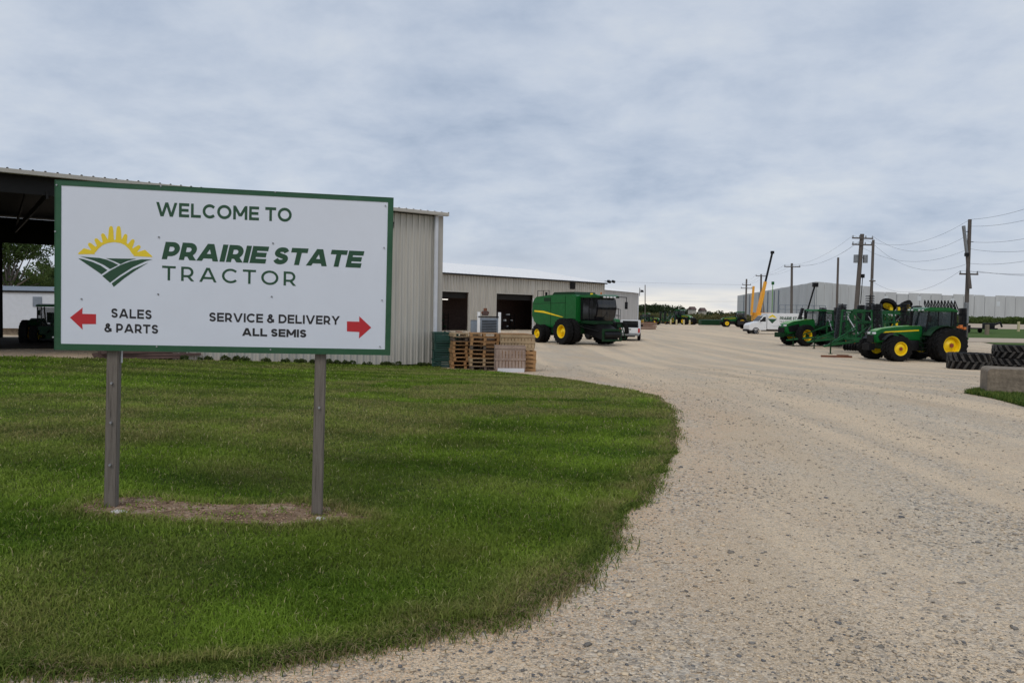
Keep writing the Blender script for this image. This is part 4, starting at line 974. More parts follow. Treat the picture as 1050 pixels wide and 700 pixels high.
# ------------------------------------------------------------------ big tractor, left-hand one of the right row
def big_tractor(loc, rz, label):
    o = thing('articulated_tractor', loc, rz, label, 'tractor', None)
    wb = 3.9
    mb = MB(); mb.b2((-1.2, -.45, .9), (4.9, .45, 1.5)); mb.cyl((0, -1.5, 1.02), (0, 1.5, 1.02), .16); mb.cyl((wb, -1.5, 1.02), (wb, 1.5, 1.02), .16); mb.build('chassis', M['green_dark'], o, bevel=.03)
    mb = MB(); mb.prism([(2.3, 1.5), (2.3, 2.62), (3.6, 2.55), (4.9, 2.36), (5.6, 2.12), (5.85, 1.8), (5.85, 1.3), (5.5, 1.1), (4.6, 1.3)], -.6, .6); ho = mb.build('hood', M['green'], o, bevel=.1)
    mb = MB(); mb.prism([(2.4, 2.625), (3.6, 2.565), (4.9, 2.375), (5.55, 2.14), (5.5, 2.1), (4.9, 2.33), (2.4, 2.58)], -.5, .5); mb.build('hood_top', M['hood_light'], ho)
    mb = MB(); mb.b2((5.84, -.45, 1.2), (5.9, .45, 1.78)); mb.build('grille', M['black'], ho)
    for sd in (-1, 1):
        MB().prism([(4.1, 1.45), (5.4, 1.35), (5.6, 1.9), (4.3, 2.15)], sd * .605, sd * .62).build('side_grille', M['black'], ho)
        MB().box((5.75, sd * .38, 1.98), (.16, .3, .14), bev=.03).build('headlight', M['lamp'], ho)
    mb = MB(); mb.b2((.5, -.9, 1.5), (2.3, .9, 2.0)); cab = mb.build('cab', M['green_dark'], o, bevel=.04)
    for sd in (-1, 1):
        mb = MB()
        for a, b in (((2.25, 2.0), (2.1, 3.4)), ((1.4, 2.0), (1.4, 3.4)), ((.55, 2.0), (.45, 3.4))): mb.bar((a[0], sd * .86, a[1]), (b[0], sd * .86, b[1]), .08, .08)
        mb.build('pillar', M['black'], cab)
        MB().add([(2.22, sd * .85, 2), (.57, sd * .85, 2), (.47, sd * .85, 3.38), (2.1, sd * .85, 3.38)], [(0, 1, 2, 3)]).build('side_window', M['glass'], cab)
    for xx, xt in ((2.26, 2.12), (.52, .44)): MB().add([(xx, -.82, 2), (xx, .82, 2), (xt, .82, 3.38), (xt, -.82, 3.38)], [(0, 1, 2, 3)]).build('windscreen', M['glass'], cab)
    MB().prism([(.2, 3.4), (.25, 3.55), (2.3, 3.6), (2.5, 3.4)], -.98, .98).build('roof', M['green'], cab, bevel=.05)
    mb = MB(); mb.cyl((2.5, -.7, 1.8), (2.5, -.7, 3.5), .09); mb.build('exhaust', M['black'], o)
    for sd in (-1, 1):
        for x_ in (0, wb):
            wheel(o, x_, sd * 1.15, 1.05, .6, .56, sd, hub='black', lugs=20, rim='yellow', deep=.3)
        MB().prism([(-1.1, 1.9), (-.8, 2.2), (.6, 2.25), (1.1, 1.95), (1.05, 1.9), (.6, 2.19), (-.8, 2.14)], sd * .75, sd * 1.5).build('fender', M['green'], o)
    mb = MB(); mb.bar((-1.1, -.5, 1.2), (-1.9, -.5, .7), .1, .12); mb.bar((-1.1, .5, 1.2), (-1.9, .5, .7), .1, .12); mb.bar((-1.9, -.6, .7), (-1.9, .6, .7), .1, .1); mb.build('hitch', M['black'], o)
    mb = MB()
    for q in range(8): mb.b2((5.86, -.45 + q * .115, .85), (6.3, -.36 + q * .115, 1.3))
    mb.b2((5.5, -.45, .95), (5.86, .45, 1.25)); mb.build('front_weights', M['green_dark'], o)
    for sd in (-1, 1):
        mb = MB()
        for q in range(4): mb.b2((1.6, sd * .95, .6 + q * .32), (2.2, sd * 1.25, .64 + q * .32))
        mb.bar((1.6, sd * 1.2, .55), (1.6, sd * 1.0, 1.7), .04, .04); mb.bar((2.2, sd * 1.2, .55), (2.2, sd * 1.0, 1.7), .04, .04); mb.build('step', M['black'], o)
        mb = MB(); mb.bar((2.2, sd * .9, 3.1), (2.35, sd * 1.35, 3.0), .04, .04); mb.box((2.36, sd * 1.4, 2.7), (.06, .22, .5), bev=.03); mb.build('mirror', M['black'], cab)
    return o
tC = big_tractor(at(851, 70), D2R(180 + 20), 'big green articulated tractor with dark wheels, left end of the right-hand row'); tC.scale = (.9, .9, .9)

# ------------------------------------------------------------------ folded tillage tool (disc harrow). Local X towards the drawbar
def disc_gang(parent, a, b, n, r=.30, nm='disc_gang'):
    a = Vector(a); b = Vector(b); mb = MB(); mb.cyl(a, b, .05, n=8)
    for i in range(n):
        p = a.lerp(b, (i + .5) / n); d = (b - a).normalized(); mb.cyl(p - d * .045, p + d * .02, r, r * .86, n=18)
    return mb.build(nm, M['disc'], parent, smooth=30)
def harrow(loc, rz, label):
    o = thing('disc_harrow', loc, rz, label, 'farm implement')
    G_ = M['green_worn']
    mb = MB()
    for sy in (-.9, .9): mb.bar((-3.2, sy, 1.0), (1.6, sy, 1.0), .14, .2)
    for xx in (-3.1, -1.6, 0, 1.5): mb.bar((xx, -1.3, 1.05), (xx, 1.3, 1.05), .14, .18)
    mb.build('frame', G_, o)
    mb = MB(); mb.bar((1.5, -.9, 1.0), (4.6, 0, .62), .12, .16); mb.bar((1.5, .9, 1.0), (4.6, 0, .62), .12, .16); mb.bar((4.4, 0, .62), (5.1, 0, .55), .16, .12); mb.bar((1.2, 0, 1.95), (4.2, 0, .8), .07, .09); mb.build('drawbar', G_, o)
    mb = MB(); mb.cyl((4.5, .1, 0.02), (4.5, .1, 1.0), .05); mb.cyl((4.5, .1, 0), (4.5, .1, .04), .14); mb.bar((4.5, .1, .98), (4.62, .3, 1.05), .025, .025); mb.build('jack_stand', M['green_dark'], o)
    mb = MB()
    for xx in (-2.8, -.6, 1.3): mb.bar((xx, 0, 1.1), (xx, 0, 2.2), .1, .12)
    mb.bar((-2.8, 0, 2.2), (1.3, 0, 2.2), .1, .1); mb.bar((-2.8, 0, 1.2), (-.6, 0, 2.15), .07, .07); mb.bar((1.3, 0, 1.2), (-.6, 0, 2.15), .07, .07); mb.build('mast', G_, o)
    for sy in (-1, 1):      # folded wings stand upright and lean inward
        mb = MB()
        for xx in (-2.9, -1.5, 0.1, 1.3): mb.bar((xx, sy * 1.3, 1.05), (xx, sy * 1.15, 3.15), .12, .12)
        for zz in (1.5, 2.3, 3.1): mb.bar((-3.0, sy * (1.33 - .07 * zz), zz), (1.4, sy * (1.33 - .07 * zz), zz), .1, .12)
        mb.bar((-2.9, sy * 1.25, 1.4), (0.1, sy * 1.15, 3.0), .07, .07); wg = mb.build('wing', G_, o)
        for xx in (-2.2, .6): MB().cyl((xx, sy * .3, 1.4), (xx, sy * 1.1, 2.5), .06).cyl((xx, sy * .5, 1.67), (xx, sy * 1.25, 2.7), .03).build('hydraulic_ram', M['steel'], wg)
        mb = MB(); pts = [(-1.0 + .45 * k_, sy * (.6 + .25 * math.sin(k_ * 1.3)), 1.9 + .5 * math.sin(k_ * .9)) for k_ in range(7)]; mb.tube(pts, .025, 6); mb.build('hose', M['black'], wg)
        disc_gang(wg, (-2.6, sy * 1.55, 1.2), (-2.6, sy * 1.35, 3.7), 24, .36); disc_gang(wg, (1.05, sy * 1.55, 1.0), (1.05, sy * 1.35, 3.6), 24, .36)
        wheel(o, -1.2, sy * .65, .46, .3, .24, sy, simple=True); wheel(o, -2.1, sy * .65, .46, .3, .24, sy, simple=True)
    disc_gang(o, (-2.7, -1.3, .42), (-2.7, 1.3, .42), 12); disc_gang(o, (.7, -1.3, .42), (.7, 1.3, .42), 12)
    mb = MB()
    for sy in (-1.1, -.4, .4, 1.1): mb.bar((-2.7, sy, .5), (-2.9, sy, 1.0), .05, .05); mb.bar((.7, sy, .5), (.9, sy, 1.0), .05, .05)
    mb.build('gang_hanger', M['orange'], o)
    return o
h1 = harrow(at(889, 57.5), D2R(180 + 34), 'green folded disc harrow with drawbar pointing left between the two green tractors')
h2 = harrow(at(884, 64), D2R(180 + 10), 'second green folded tillage tool with black discs behind the front harrow')
h2.scale = (.95, .95, 1.0)

h3 = dup(h1, at(862, 68), D2R(180 + 5), 'third green tillage tool, rear-left of the harrows, its frame above the articulated tractor', None, .95)
h4 = dup(h1, at(905, 70), D2R(160), 'rear green tillage frame showing between the discs and the planter', None, 1.0)
h5 = dup(h1, at(948, 66), D2R(170), 'dark implement frame rising behind the nearest right tractor', None, .95)
# field cultivator rack of black tines behind the near tractor's cab
def cultivator(loc, rz):
    o = thing('field_cultivator', loc, rz, 'folded rack of black cultivator tines rising behind the near tractor cab', 'farm implement')
    mb = MB()
    for xx in (-1.3, 0, 1.3): mb.bar((xx, 0, .4), (xx, 0, 3.2), .12, .12)
    for zz in (.9, 2.3, 3.2): mb.bar((-1.45, 0, zz), (1.45, 0, zz), .12, .12)
    mb.build('frame', M['black'], o)
    for k_ in range(10):
        xx = -1.4 + k_ * .28; mb = MB(); pts = [(xx, -.05, 3.2), (xx + .05, -.3, 3.75), (xx + .16, -.1, 4.0), (xx + .22, .15, 3.7), (xx + .1, .25, 3.3)]
        mb.tube(pts, .045, 6); mb.build('tine', M['black'], o); mb = MB(); pts = [(xx, -.05, 2.3), (xx + .05, -.5, 2.6), (xx + .16, -.6, 2.9), (xx + .1, -.7, 2.5)]; mb.tube(pts, .04, 6); mb.build('tine', M['black'], o)
    mb = MB(); mb.bar((-1.3, 0, 2.0), (-2.1, -.2, 1.9), .08, .12); mb.box((-1.8, -.1, 2.05), (.25, .2, .22)); mb.box((-2.15, -.1, 1.9), (.18, .2, .2)); mb.build('rusty_bracket', M['orange'], o)
    for sy in (-1.0, 1.0): wheel(o, sy, .7, .45, .3, .24, 1, simple=True)
    return o
cultivator(at(964, 60), D2R(188))

# planter folded up behind: long green toolbar, raised yellow-hubbed gauge wheels
def planter(loc, rz):
    o = thing('planter', loc, rz, 'folded green planter with raised yellow-hubbed wheels behind the near tractor', 'farm implement')
    mb = MB(); mb.bar((-3.0, 0, 2.95), (3.4, 0, 3.1), .25, .28); mb.bar((-2.4, 0, .6), (-2.4, 0, 3.0), .2, .2); mb.bar((2.6, 0, .6), (2.6, 0, 3.05), .2, .2); mb.bar((-2.4, 0, .8), (2.6, 0, .8), .2, .25); mb.bar((-2.4, 0, .9), (0, 0, 2.9), .1, .1)
    mb.build('toolbar', M['green_worn'], o)
    for x_, z_, ti, r in ((-.6, 3.55, .35, .6), (.65, 3.6, -.5, .66), (.1, 2.35, .4, .5)):
        wheel(o, 0, 0, r, .3, r * .55, 1, simple=True, m=T(x_, -.35, z_) @ RX(-1.0) @ RZ(ti), deep=.02)
    mb = MB()
    for x_ in (-.8, -.1, .5): mb.box((x_, -.2, 3.2), (.22, .3, .5), bev=.04)
    mb.box((.2, -.2, 1.9), (.4, .4, .7), bev=.04); mb.build('seed_hopper', M['yellow'], o)
    for x_ in (-2.0, -1.5, 1.6, 2.1):
        mb = MB(); mb.box((x_, -.25, 2.45), (.3, .5, .6), bev=.05); mb.cyl((x_ - .08, -.5, 2.2), (x_ + .08, -.5, 2.2), .25, n=14); mb.build('row_unit', M['black'], o)
    disc_gang(o, (2.05, -.3, 3.1), (2.05, -.3, 4.35), 7, .35)
    for sy in (-2.2, 2.2): wheel(o, sy, .5, .5, .35, .27, 1, simple=True)
    return o
planter(at(921, 60), D2R(176))

# ------------------------------------------------------------------ combine harvester. Local X forward, origin under the front axle
def combine(loc, rz, label):
    o = thing('combine_harvester', loc, rz, label, 'combine')
    g = M['green']
    # main body: side shields, tank and rear hood as one shaped shell
    mb = MB(); mb.prism([(-.9, 1.35), (-2.8, 1.25), (-4.2, 1.3), (-5.35, 1.65), (-5.6, 2.2), (-5.55, 3.3), (-5.2, 3.72), (-3.2, 3.88), (-.2, 3.92), (.45, 3.75), (.45, 1.7), (0, 1.55)], -1.38, 1.38)
    body = mb.build('body', g, o, bevel=.09)
    for sd in (-1, 1):
        mb = MB(); mb.prism([(-5.2, 2.62), (-3.9, 2.58), (-1.2, 2.12), (-1.45, 2.1), (-3.9, 2.42), (-5.2, 2.5)], sd * 1.385, sd * 1.395); mb.build('stripe', M['yellow'], body)
        mb = MB()
        for a, b in (((-2.9, 1.4), (-2.95, 3.75)), ((-1.0, 1.6), (-1.0, 3.8))): mb.bar((a[0], sd * 1.386, a[1]), (b[0], sd * 1.386, b[1]), .012, .03)
        mb.bar((-5.4, sd * 1.386, 3.15), (-.9, sd * 1.386, 3.25), .012, .03); mb.build('panel_seam', M['black'], body)
        MB().box((-3.4, sd * 1.39, 3.5), (.9, .03, .3)).build('side_vent', M['green_dark'], body)
    mb = MB(); mb.prism([(-.1, 3.9), (-.35, 4.12), (-2.9, 4.1), (-3.2, 3.86)], -1.1, 1.1); mb.build('grain_tank', M['green_dark'], o, bevel=.03)
    mb = MB(); mb.b2((-3.6, -.7, .9), (.6, .7, 1.5)); mb.b2((-.5, -1.2, .9), (.5, 1.2, 1.6)); mb.cyl((0, -2.2, 1.02), (0, 2.2, 1.02), .2); mb.cyl((-3.75, -1.9, .72), (-3.75, 1.9, .72), .14); mb.build('axle', M['green_dark'], o)
    mb = MB(); mb.cyl((-1.2, 1.5, 3.7), (-5.9, 1.65, 3.5), .2, n=14); mb.cyl((-1.2, 1.5, 3.7), (-1.1, 1.45, 2.2), .22, n=14); mb.build('unloading_auger', g, o)
    mb = MB(); mb.b2((-5.7, -.9, 1.1), (-5.1, .9, 1.75)); mb.build('straw_chopper', M['green_dark'], o, bevel=.04)
    # cab
    mb = MB(); mb.b2((.45, -1.0, 1.62), (2.1, 1.0, 1.895)); cab = mb.build('cab', M['green_dark'], o, bevel=.05)
    prof = [(.5, 1.9), (2.15, 1.9), (2.42, 2.4), (2.52, 2.95), (2.36, 3.64), (.5, 3.64)]
    MB().prism(prof, -1.02, 1.02).build('cab_glass', M['glass_dark'], cab, bevel=.1)
    mb = MB()
    for sd in (-1.03, 1.03): mb.bar((.6, sd, 1.9), (.6, sd, 3.65), .09, .06); mb.bar((1.55, sd, 1.9), (1.5, sd, 3.65), .05, .05)
    mb.bar((2.5, 0, 1.95), (2.45, 0, 2.9), .03, .03)
    mb.build('pillar', M['black'], cab)
    mb = MB(); mb.prism([(.3, 3.64), (.3, 3.84), (2.3, 3.9), (2.72, 3.78), (2.68, 3.64)], -1.08, 1.08); rf = mb.build('roof', g, cab, bevel=.05)
    for q in range(6): MB().box((2.72, -.85 + q * .34, 3.7), (.08, .22, .12), bev=.02).build('work_light', M['lamp' if q in (1, 2, 3, 4) else 'black'], rf)
    for sd in (-1, 1):
        mb = MB(); mb.bar((2.3, sd * .95, 3.75), (2.7, sd * 1.75, 3.72), .05, .05); mb.bar((2.7, sd * 1.75, 3.75), (2.7, sd * 1.75, 3.35), .04, .04); mb.box((2.7, sd * 1.75, 3.1), (.08, .26, .55), bev=.03); mb.build('mirror', M['black'], cab)
    for q_, (xa, za) in enumerate(((-4.6, .75), (-2.9, .8), (-2.0, .95), (-1.3, .9))):
        MB().cyl((xa, -1.15, za + .35), (xa, 1.15, za + .35), .3, n=14).build('drive_pulley', M['black'], o)
    for sd in (-1, 1):
        mb = MB(); mb.prism([(-3.0, 1.3), (-1.05, 1.4), (-1.2, .85), (-2.9, .8)], sd * 1.1, sd * 1.25); mb.build('lower_shield', M['green_dark'], o)
        mb = MB(); mb.tube([(.45, sd * 1.15, 1.5), (.9, sd * 1.0, 1.35), (1.5, sd * .8, 1.25), (2.4, sd * .75, 1.1)], .04, 6); mb.tube([(.45, sd * 1.05, 1.6), (1.0, sd * .95, 1.5), (1.9, sd * .74, 1.35)], .03, 6); mb.build('hose', M['black'], o)
    mb = MB()
    for x_ in (-5.3, -4.5, -3.7): mb.bar((x_, -1.0, 3.7), (x_, -1.0, 4.25), .04, .04)
    mb.bar((-5.3, -1.0, 4.25), (-3.7, -1.0, 4.25), .04, .04); mb.build('deck_rail', M['black'], o)
    mb = MB(); mb.cyl((-4.9, -.4, 3.7), (-4.9, -.4, 4.15), .1); mb.build('exhaust', M['black'], o)
    MB().cyl((.9, .7, 3.87), (.9, .7, 4.1), .07, n=10).build('beacon', M['orange'], rf); MB().cyl((1.3, -.6, 3.87), (1.3, -.6, 4.0), .12, .1, n=12).build('antenna_dome', M['yellow'], rf)
    # feeder house
    mb = MB(); mb.prism([(.4, 1.75), (.4, .95), (2.9, .42), (3.05, .5), (3.05, 1.2), (2.2, 1.6)], -.68, .68); fh = mb.build('feeder_house', M['black'], o, bevel=.03)
    mb = MB(); mb.b2((3.03, -.95, .36), (3.16, .95, .5)); mb.b2((3.03, -.95, 1.14), (3.16, .95, 1.3)); mb.b2((3.03, -.95, .5), (3.16, -.8, 1.14)); mb.b2((3.03, .8, .5), (3.16, .95, 1.14)); mb.build('feeder_frame', M['green_dark'], fh)
    mb = MB(); mb.cyl((3.0, -.8, .85), (3.0, .8, .85), .26, n=14); mb.build('feeder_drum', M['black'], fh)
    for sd in (-1, 1):
        mb = MB(); mb.cyl((1.2, sd * .45, .75), (2.5, sd * .55, .75), .06); mb.build('lift_cylinder', M['steel'], fh)
        wheel(o, 0, sd * 1.62, 1.02, .52, .52, sd, hub='yellow', lugs=20); wheel(o, 0, sd * 2.32, 1.02, .52, .52, sd, hub='yellow', lugs=20, deep=.24)
        wheel(o, -3.75, sd * 1.45, .74, .42, .36, sd, hub='yellow', lugs=18); wheel(o, -3.75, sd * 1.98, .74, .38, .36, sd, hub='yellow', lugs=18, deep=.12)
    # ladder and platform with rails, on its left
    mb = MB(); mb.b2((.6, 1.0, 1.72), (2.1, 1.9, 1.8)); mb.build('platform', M['black'], o)
    mb = MB()
    for x_ in (.7, 1.3, 1.9): mb.bar((x_, 1.86, 1.8), (x_, 1.86, 2.8), .035, .035)
    mb.bar((.7, 1.86, 2.8), (1.9, 1.86, 2.8), .035, .035); mb.bar((.7, 1.86, 2.3), (1.9, 1.86, 2.3), .03, .03); mb.build('handrail', M['steel'], o)
    mb = MB()
    for q in range(6): mb.bar((1.9 + q * .1, 1.5, 1.7 - q * .24), (1.9 + q * .1, 2.0, 1.7 - q * .24), .15, .03)
    mb.bar((1.85, 1.5, 1.75), (2.5, 1.5, .4), .03, .08); mb.bar((1.85, 2.0, 1.75), (2.5, 2.0, .4), .03, .08); mb.build('ladder', M['green_dark'], o)
    return o
combine(at(601.5, 64), D2R(-56), 'big green combine harvester with dual wheels parked before the tan building').scale = (1.03, 1.03, 1.04)

# green machine with rails right of the combine, nose of a sprayer
def sprayer(loc, rz):
    o = thing('sprayer', loc, rz, 'green sprayer with dark railings standing right behind the combine', 'farm machine')
    mb = MB(); mb.b2((-2, -.7, 1.3), (2.4, .7, 1.75)); mb.build('chassis', M['green_dark'], o, bevel=.03)
    mb = MB(); mb.prism([(.9, 1.76), (.9, 2.3), (2.2, 2.2), (2.5, 1.95), (2.5, 1.76)], -.6, .6); mb.build('hood', M['green'], o, bevel=.06)
    mb = MB(); mb.cyl((-1.4, 0, 2.35), (.6, 0, 2.35), .65, n=20); mb.build('tank', M['white'], o)
    mb = MB()
    for x_ in (-1.8, -1.0, -.2, .6, 1.4): mb.cyl((x_, -.85, 1.75), (x_, -.85, 3.3), .035, n=6); mb.cyl((x_, .85, 1.75), (x_, .85, 3.3), .035, n=6)
    for zz in (2.6, 3.3): mb.bar((-1.8, -.85, zz), (1.4, -.85, zz), .05, .05); mb.bar((-1.8, .85, zz), (1.4, .85, zz), .05, .05)
    mb.build('railing', M['black'], o)
    for sd in (-1, 1):
        for x_ in (-1.5, 1.8): wheel(o, x_, sd * 1.3, .95, .42, .5, sd, rim='black', hub='black', lugs=20)
        mb = MB(); mb.bar((1.8, sd * .7, 1.5), (1.8, sd * 1.1, 1.0), .15, .15); mb.build('leg_strut', M['green'], o)
    return o
sprayer(at(621, 75), D2R(-70)).scale = (.86, .86, .92)

# white pickup seen from behind
def pickup(loc, rz):
    o = thing('pickup_truck', loc, rz, 'white pickup truck seen from behind with red tail lamps, right of the combine', 'pickup truck')
    w_ = M['white']
    mb = MB(); mb.prism([(-2.7, .62), (-2.7, 1.25), (.2, 1.25), (.2, 1.95), (.7, 1.95), (1.25, 1.95), (1.75, 1.3), (3.0, 1.18), (3.15, .62)], -.98, .98); body = mb.build('body', w_, o, bevel=.05)
    mb = MB(); mb.b2((-2.55, -.82, 1.256), (.1, .82, 1.27)); mb.build('bed_floor', M['black'], body)
    mb = MB(); mb.b2((-2.745, -.78, .72), (-2.703, .78, 1.22)); tg = mb.build('tailgate', w_, o, bevel=.015)
    MB().b2((-2.76, -.14, 1.05), (-2.747, .14, 1.13)).build('handle', M['black'], tg)
    for sd in (-1, 1):
        MB().b2((-2.755, sd * .79, .8), (-2.703, sd * .96, 1.2)).build('tail_lamp', M['red'], o)
        MB().prism([(.3, 1.35), (.3, 1.86), (1.15, 1.86), (1.55, 1.35)], sd * .982, sd * .99).build('side_window', M['glass_dark'], body)
        MB().box((1.45, sd * 1.1, 1.4), (.14, .2, .22), bev=.03).build('mirror', M['black'], body)
        for x_ in (-1.75, 2.15): wheel(o, x_, sd * .86, .4, .26, .22, sd, rim='steel', hub='steel', simple=True)
    MB().b2((.17, -.74, 1.38), (.196, .74, 1.86)).build('rear_window', M['glass_dark'], body)
    MB().prism([(1.28, 1.92), (1.72, 1.36), (1.75, 1.38), (1.31, 1.94)], -.84, .84).build('windscreen', M['glass_dark'], body)
    mb = MB(); mb.b2((-2.95, -.92, .5), (-2.76, .92, .68)); mb.bar((-2.95, 0, .5), (-3.2, 0, .5), .08, .08); mb.build('bumper', M['steel'], o, bevel=.03)
    mb = MB(); mb.b2((-2.6, -.5, .38), (3.0, .5, .615)); mb.build('chassis', M['black'], o)
    mb = MB(); mb.box((-.25, 0, 1.5), (.5, 1.5, .45), bev=.03); mb.build('tool_box', M['black'], o)
    return o
pickup(at(646.5, 76), D2R(80))

# ------------------------------------------------------------------ white van with box body
def van(loc, rz):
    o = thing('box_van', loc, rz, 'white box van with a field logo on its long side, right of the distant tractor', 'van')
    w = M['white']
    mb = MB(); mb.prism([(2.0, .55), (2.0, 2.6), (2.45, 2.6), (3.15, 1.75), (4.3, 1.45), (4.55, 1.2), (4.55, .6), (4.2, .5)], -.98, .98); cab = mb.build('cab', w, o, bevel=.06)
    MB().prism([(2.52, 2.5), (3.13, 1.79), (3.17, 1.81), (2.56, 2.54)], -.86, .86).build('windscreen', M['glass_dark'], cab)
    for sd in (-1, 1):
        MB().prism([(2.15, 1.75), (2.15, 2.4), (2.45, 2.42), (2.98, 1.75)], sd * .982, sd * .99).build('side_window', M['glass_dark'], cab)
        MB().box((4.45, sd * .75, 1.15), (.2, .3, .2), bev=.04).build('headlight', M['lamp'], cab)
        MB().box((2.95, sd * 1.15, 1.85), (.12, .2, .3), bev=.03).build('mirror', M['black'], cab)
        wheel(o, 3.55, sd * .86, .39, .24, .22, sd, rim='steel', hub='steel', simple=True); wheel(o, -2.4, sd * .86, .39, .24, .22, sd, rim='steel', hub='steel', simple=True)
        MB().lathe([(.5, -.12), (.5, .12), (.40, .12)], 20, T(3.55, sd * .9, .42)).build('wheel_arch', M['black'], cab)
    mb = MB(); mb.b2((4.5, -.9, .35), (4.68, .9, .62)); mb.build('bumper', M['black'], cab, bevel=.03)
    mb = MB(); mb.b2((-4.2, -.5, .4), (2.2, .5, .62)); mb.build('chassis', M['black'], o)
    mb = MB(); mb.b2((-5.2, -1.08, .68), (1.95, 1.08, 2.95)); bo = mb.build('box_body', w, o, bevel=.04)
    for sd in (1,):
        cv = lambda px, py: (2.3 - px, py + .25)
        y = sd * 1.085
        def put(pts, m_, nm): mb = MB(); mb.prism([cv(*p) for p in pts], sd * 1.081, sd * 1.09); return mb.build(nm, m_, bo, smooth=0)
        put([(.35, 1.9), (1.75, 1.9), (1.05, 1.25)], M['sign_green'], 'logo_field'); put([(.4, 2.0), (.7, 2.3), (1.05, 2.5), (1.4, 2.3), (1.7, 2.0), (1.35, 2.05), (1.05, 2.2), (.75, 2.05)], M['sign_yellow'], 'logo_sun')
        for wd, zb_, ht, t_, sh, mt, sp_ in (('PRAIRIE STATE', 1.85, .42, .24, .18, 'sign_green', .07), ('TRACTOR', 1.45, .24, .13, 0, 'sign_green', .3)):
            def cvl(x, z): return (2.3 - x, z + .2)
            x0 = 2.1; x1 = 5.6 if ht > .3 else 4.0; tot = 0; items = []
            for ch in wd:
                if ch == ' ': tot += .36; continue
                st, wi_ = glyph(ch, t_); items.append((st, tot)); tot += wi_ + sp_
            mb = MB(); k_ = 0
            for st, ox in items:
                for q in st:
                    def fn(xx, yy): return cvl(x0 + (x1 - x0) * (xx + ox + sh * yy) / tot, zb_ + ht * yy)
                    strip(mb, q, t_, fn, 1.092 + .002 * (k_ % 4), 1.081); k_ += 1
            mb.build('lettering', M[mt], bo, smooth=0)
        MB().b2((-4.9, 1.082, 1.1), (1.2, 1.087, 1.14)).build('side_stripe', M['ac_grey'], bo)
    return o
van(at(797, 110), D2R(180 + 6))

# ------------------------------------------------------------------ crane
def crane(loc, rz):
    o = thing('mobile_crane', loc, rz, 'yellow mobile crane with a raised black-tipped boom behind the white van', 'crane')
    Y_ = M['crane_yellow']
    mb = MB(); mb.b2((-4, -1.2, .8), (4, 1.2, 1.5)); mb.build('carrier', M['black'], o, bevel=.04)
    mb = MB(); mb.b2((2.4, -1.2, 1.5), (4.2, 1.2, 3.0)); cb_ = mb.build('cab', Y_, o, bevel=.08)
    MB().b2((2.9, -1.21, 2.1), (4.0, -1.203, 2.8)).build('side_window', M['glass_dark'], cb_)
    mb = MB(); mb.b2((-1.3, -1.0, 1.5), (2.2, 1.0, 3.1)); mb.build('turret', Y_, o, bevel=.06)
    for x_ in (-3, -1.6, 1.6, 3.1):
        for sd in (-1, 1): wheel(o, x_, sd * 1.1, .55, .35, .28, sd, rim='black', hub='black', simple=True)
    a = Vector((-.6, 0, 2.4)); tip = a + Vector((math.sin(D2R(13)), 0, math.cos(D2R(13)))) * 12.3
    mb = MB(); mb.bar(a, a.lerp(tip, .38), .56, .7); mb.build('boom_base', Y_, o, bevel=.03)
    mb = MB(); mb.bar(a.lerp(tip, .3), a.lerp(tip, .54), .44, .5); mb.build('boom_section', Y_, o)
    mb = MB(); mb.bar(a.lerp(tip, .5), tip, .26, .32); mb.box(tile := tuple(tip), (.5, .5, .5)); mb.build('boom_tip', M['black'], o)
    mb = MB(); mb.bar((-1.6, .4, 2.6), (-1.3, .4, 8.0), .32, .3); mb.bar((-2.1, -.5, 2.6), (-1.9, -.5, 5.8), .2, .25); mb.build('folded_jib', M['crane_yellow'], o)
    mb = MB(); mb.cyl((1.0, 0, 2.2), a.lerp(tip, .33), .14); mb.build('luffing_ram', M['steel'], o)
    return o
crane(at(779, 146), D2R(14))

# ------------------------------------------------------------------ rest of the yard
# low green header behind the distant tractor
mb = thing('grain_header', at(729, 172), D2R(8), 'long low dark green header lying left of the distant tractor', 'farm implement'); hd = mb
q = MB(); q.prism([(-.9, .3), (-.9, 1.3), (-.3, 1.5), (.2, 1.0), (.9, .35), (.9, .2)], -2.3, 2.6, RZ(PI / 2)); q.build('trough', M['green_dark'], hd, bevel=.03)
q = MB(); q.cyl((-2.4, .9, 1.0), (2.2, .9, 1.0), .45, n=10); q.build('reel', M['green_worn'], hd)
# dark implement beside the distant tractor with the tall cab
g2 = disc_h = dup(h1, at(683, 190), D2R(100), 'dark folded implement left of the distant tall-cab tractor', None, .85)
for i_, (px, d) in enumerate(((687.5, 181), (693.5, 181), (701, 181), (707, 181))):
    b = thing('bollard', at(px, d), 0, 'short pale yellow bollard in front of the distant tall-cab tractor', 'bollard', 'pale bollards before the distant tractor')
    b['label'] = ['leftmost', 'second from left', 'third from left', 'rightmost'][i_] + ' of the four pale bollards before the distant tall-cab tractor'
    MB().cyl((0, 0, -.1), (0, 0, 1.15), .2, .2, n=10).build('shaft', M['tailwhite'], b); MB().cyl((0, 0, 1.15), (0, 0, 1.27), .2, .08, n=10).build('cap', M['tailwhite'], b)
dup(h1, at(664, 150), D2R(60), 'green folded implement at the corner of the grey workshop', None, .6)

# slanted pole with a lamp box above the big tractor
st = thing('light_tower', at(824, 78), 0, 'dark slanted light mast with a lamp box leaning right above the big tractor', 'light tower')
mb = MB(); mb.bar((-.5, 0, 0), (1.0, 0, 5.7), .13, .13); mb.build('mast', M['black'], st)
mb = MB(); mb.box((1.0, -.1, 5.75), (.5, .4, .42), bev=.03); mb.build('lamp_box', M['black'], st)
mb = MB(); mb.box((-.6, 0, .6), (1.4, 1.0, 1.0), bev=.05); mb.bar((-.8, 0, 1), (-.15, 0, 3.4), .25, .3); mb.build('base', M['black'], st)

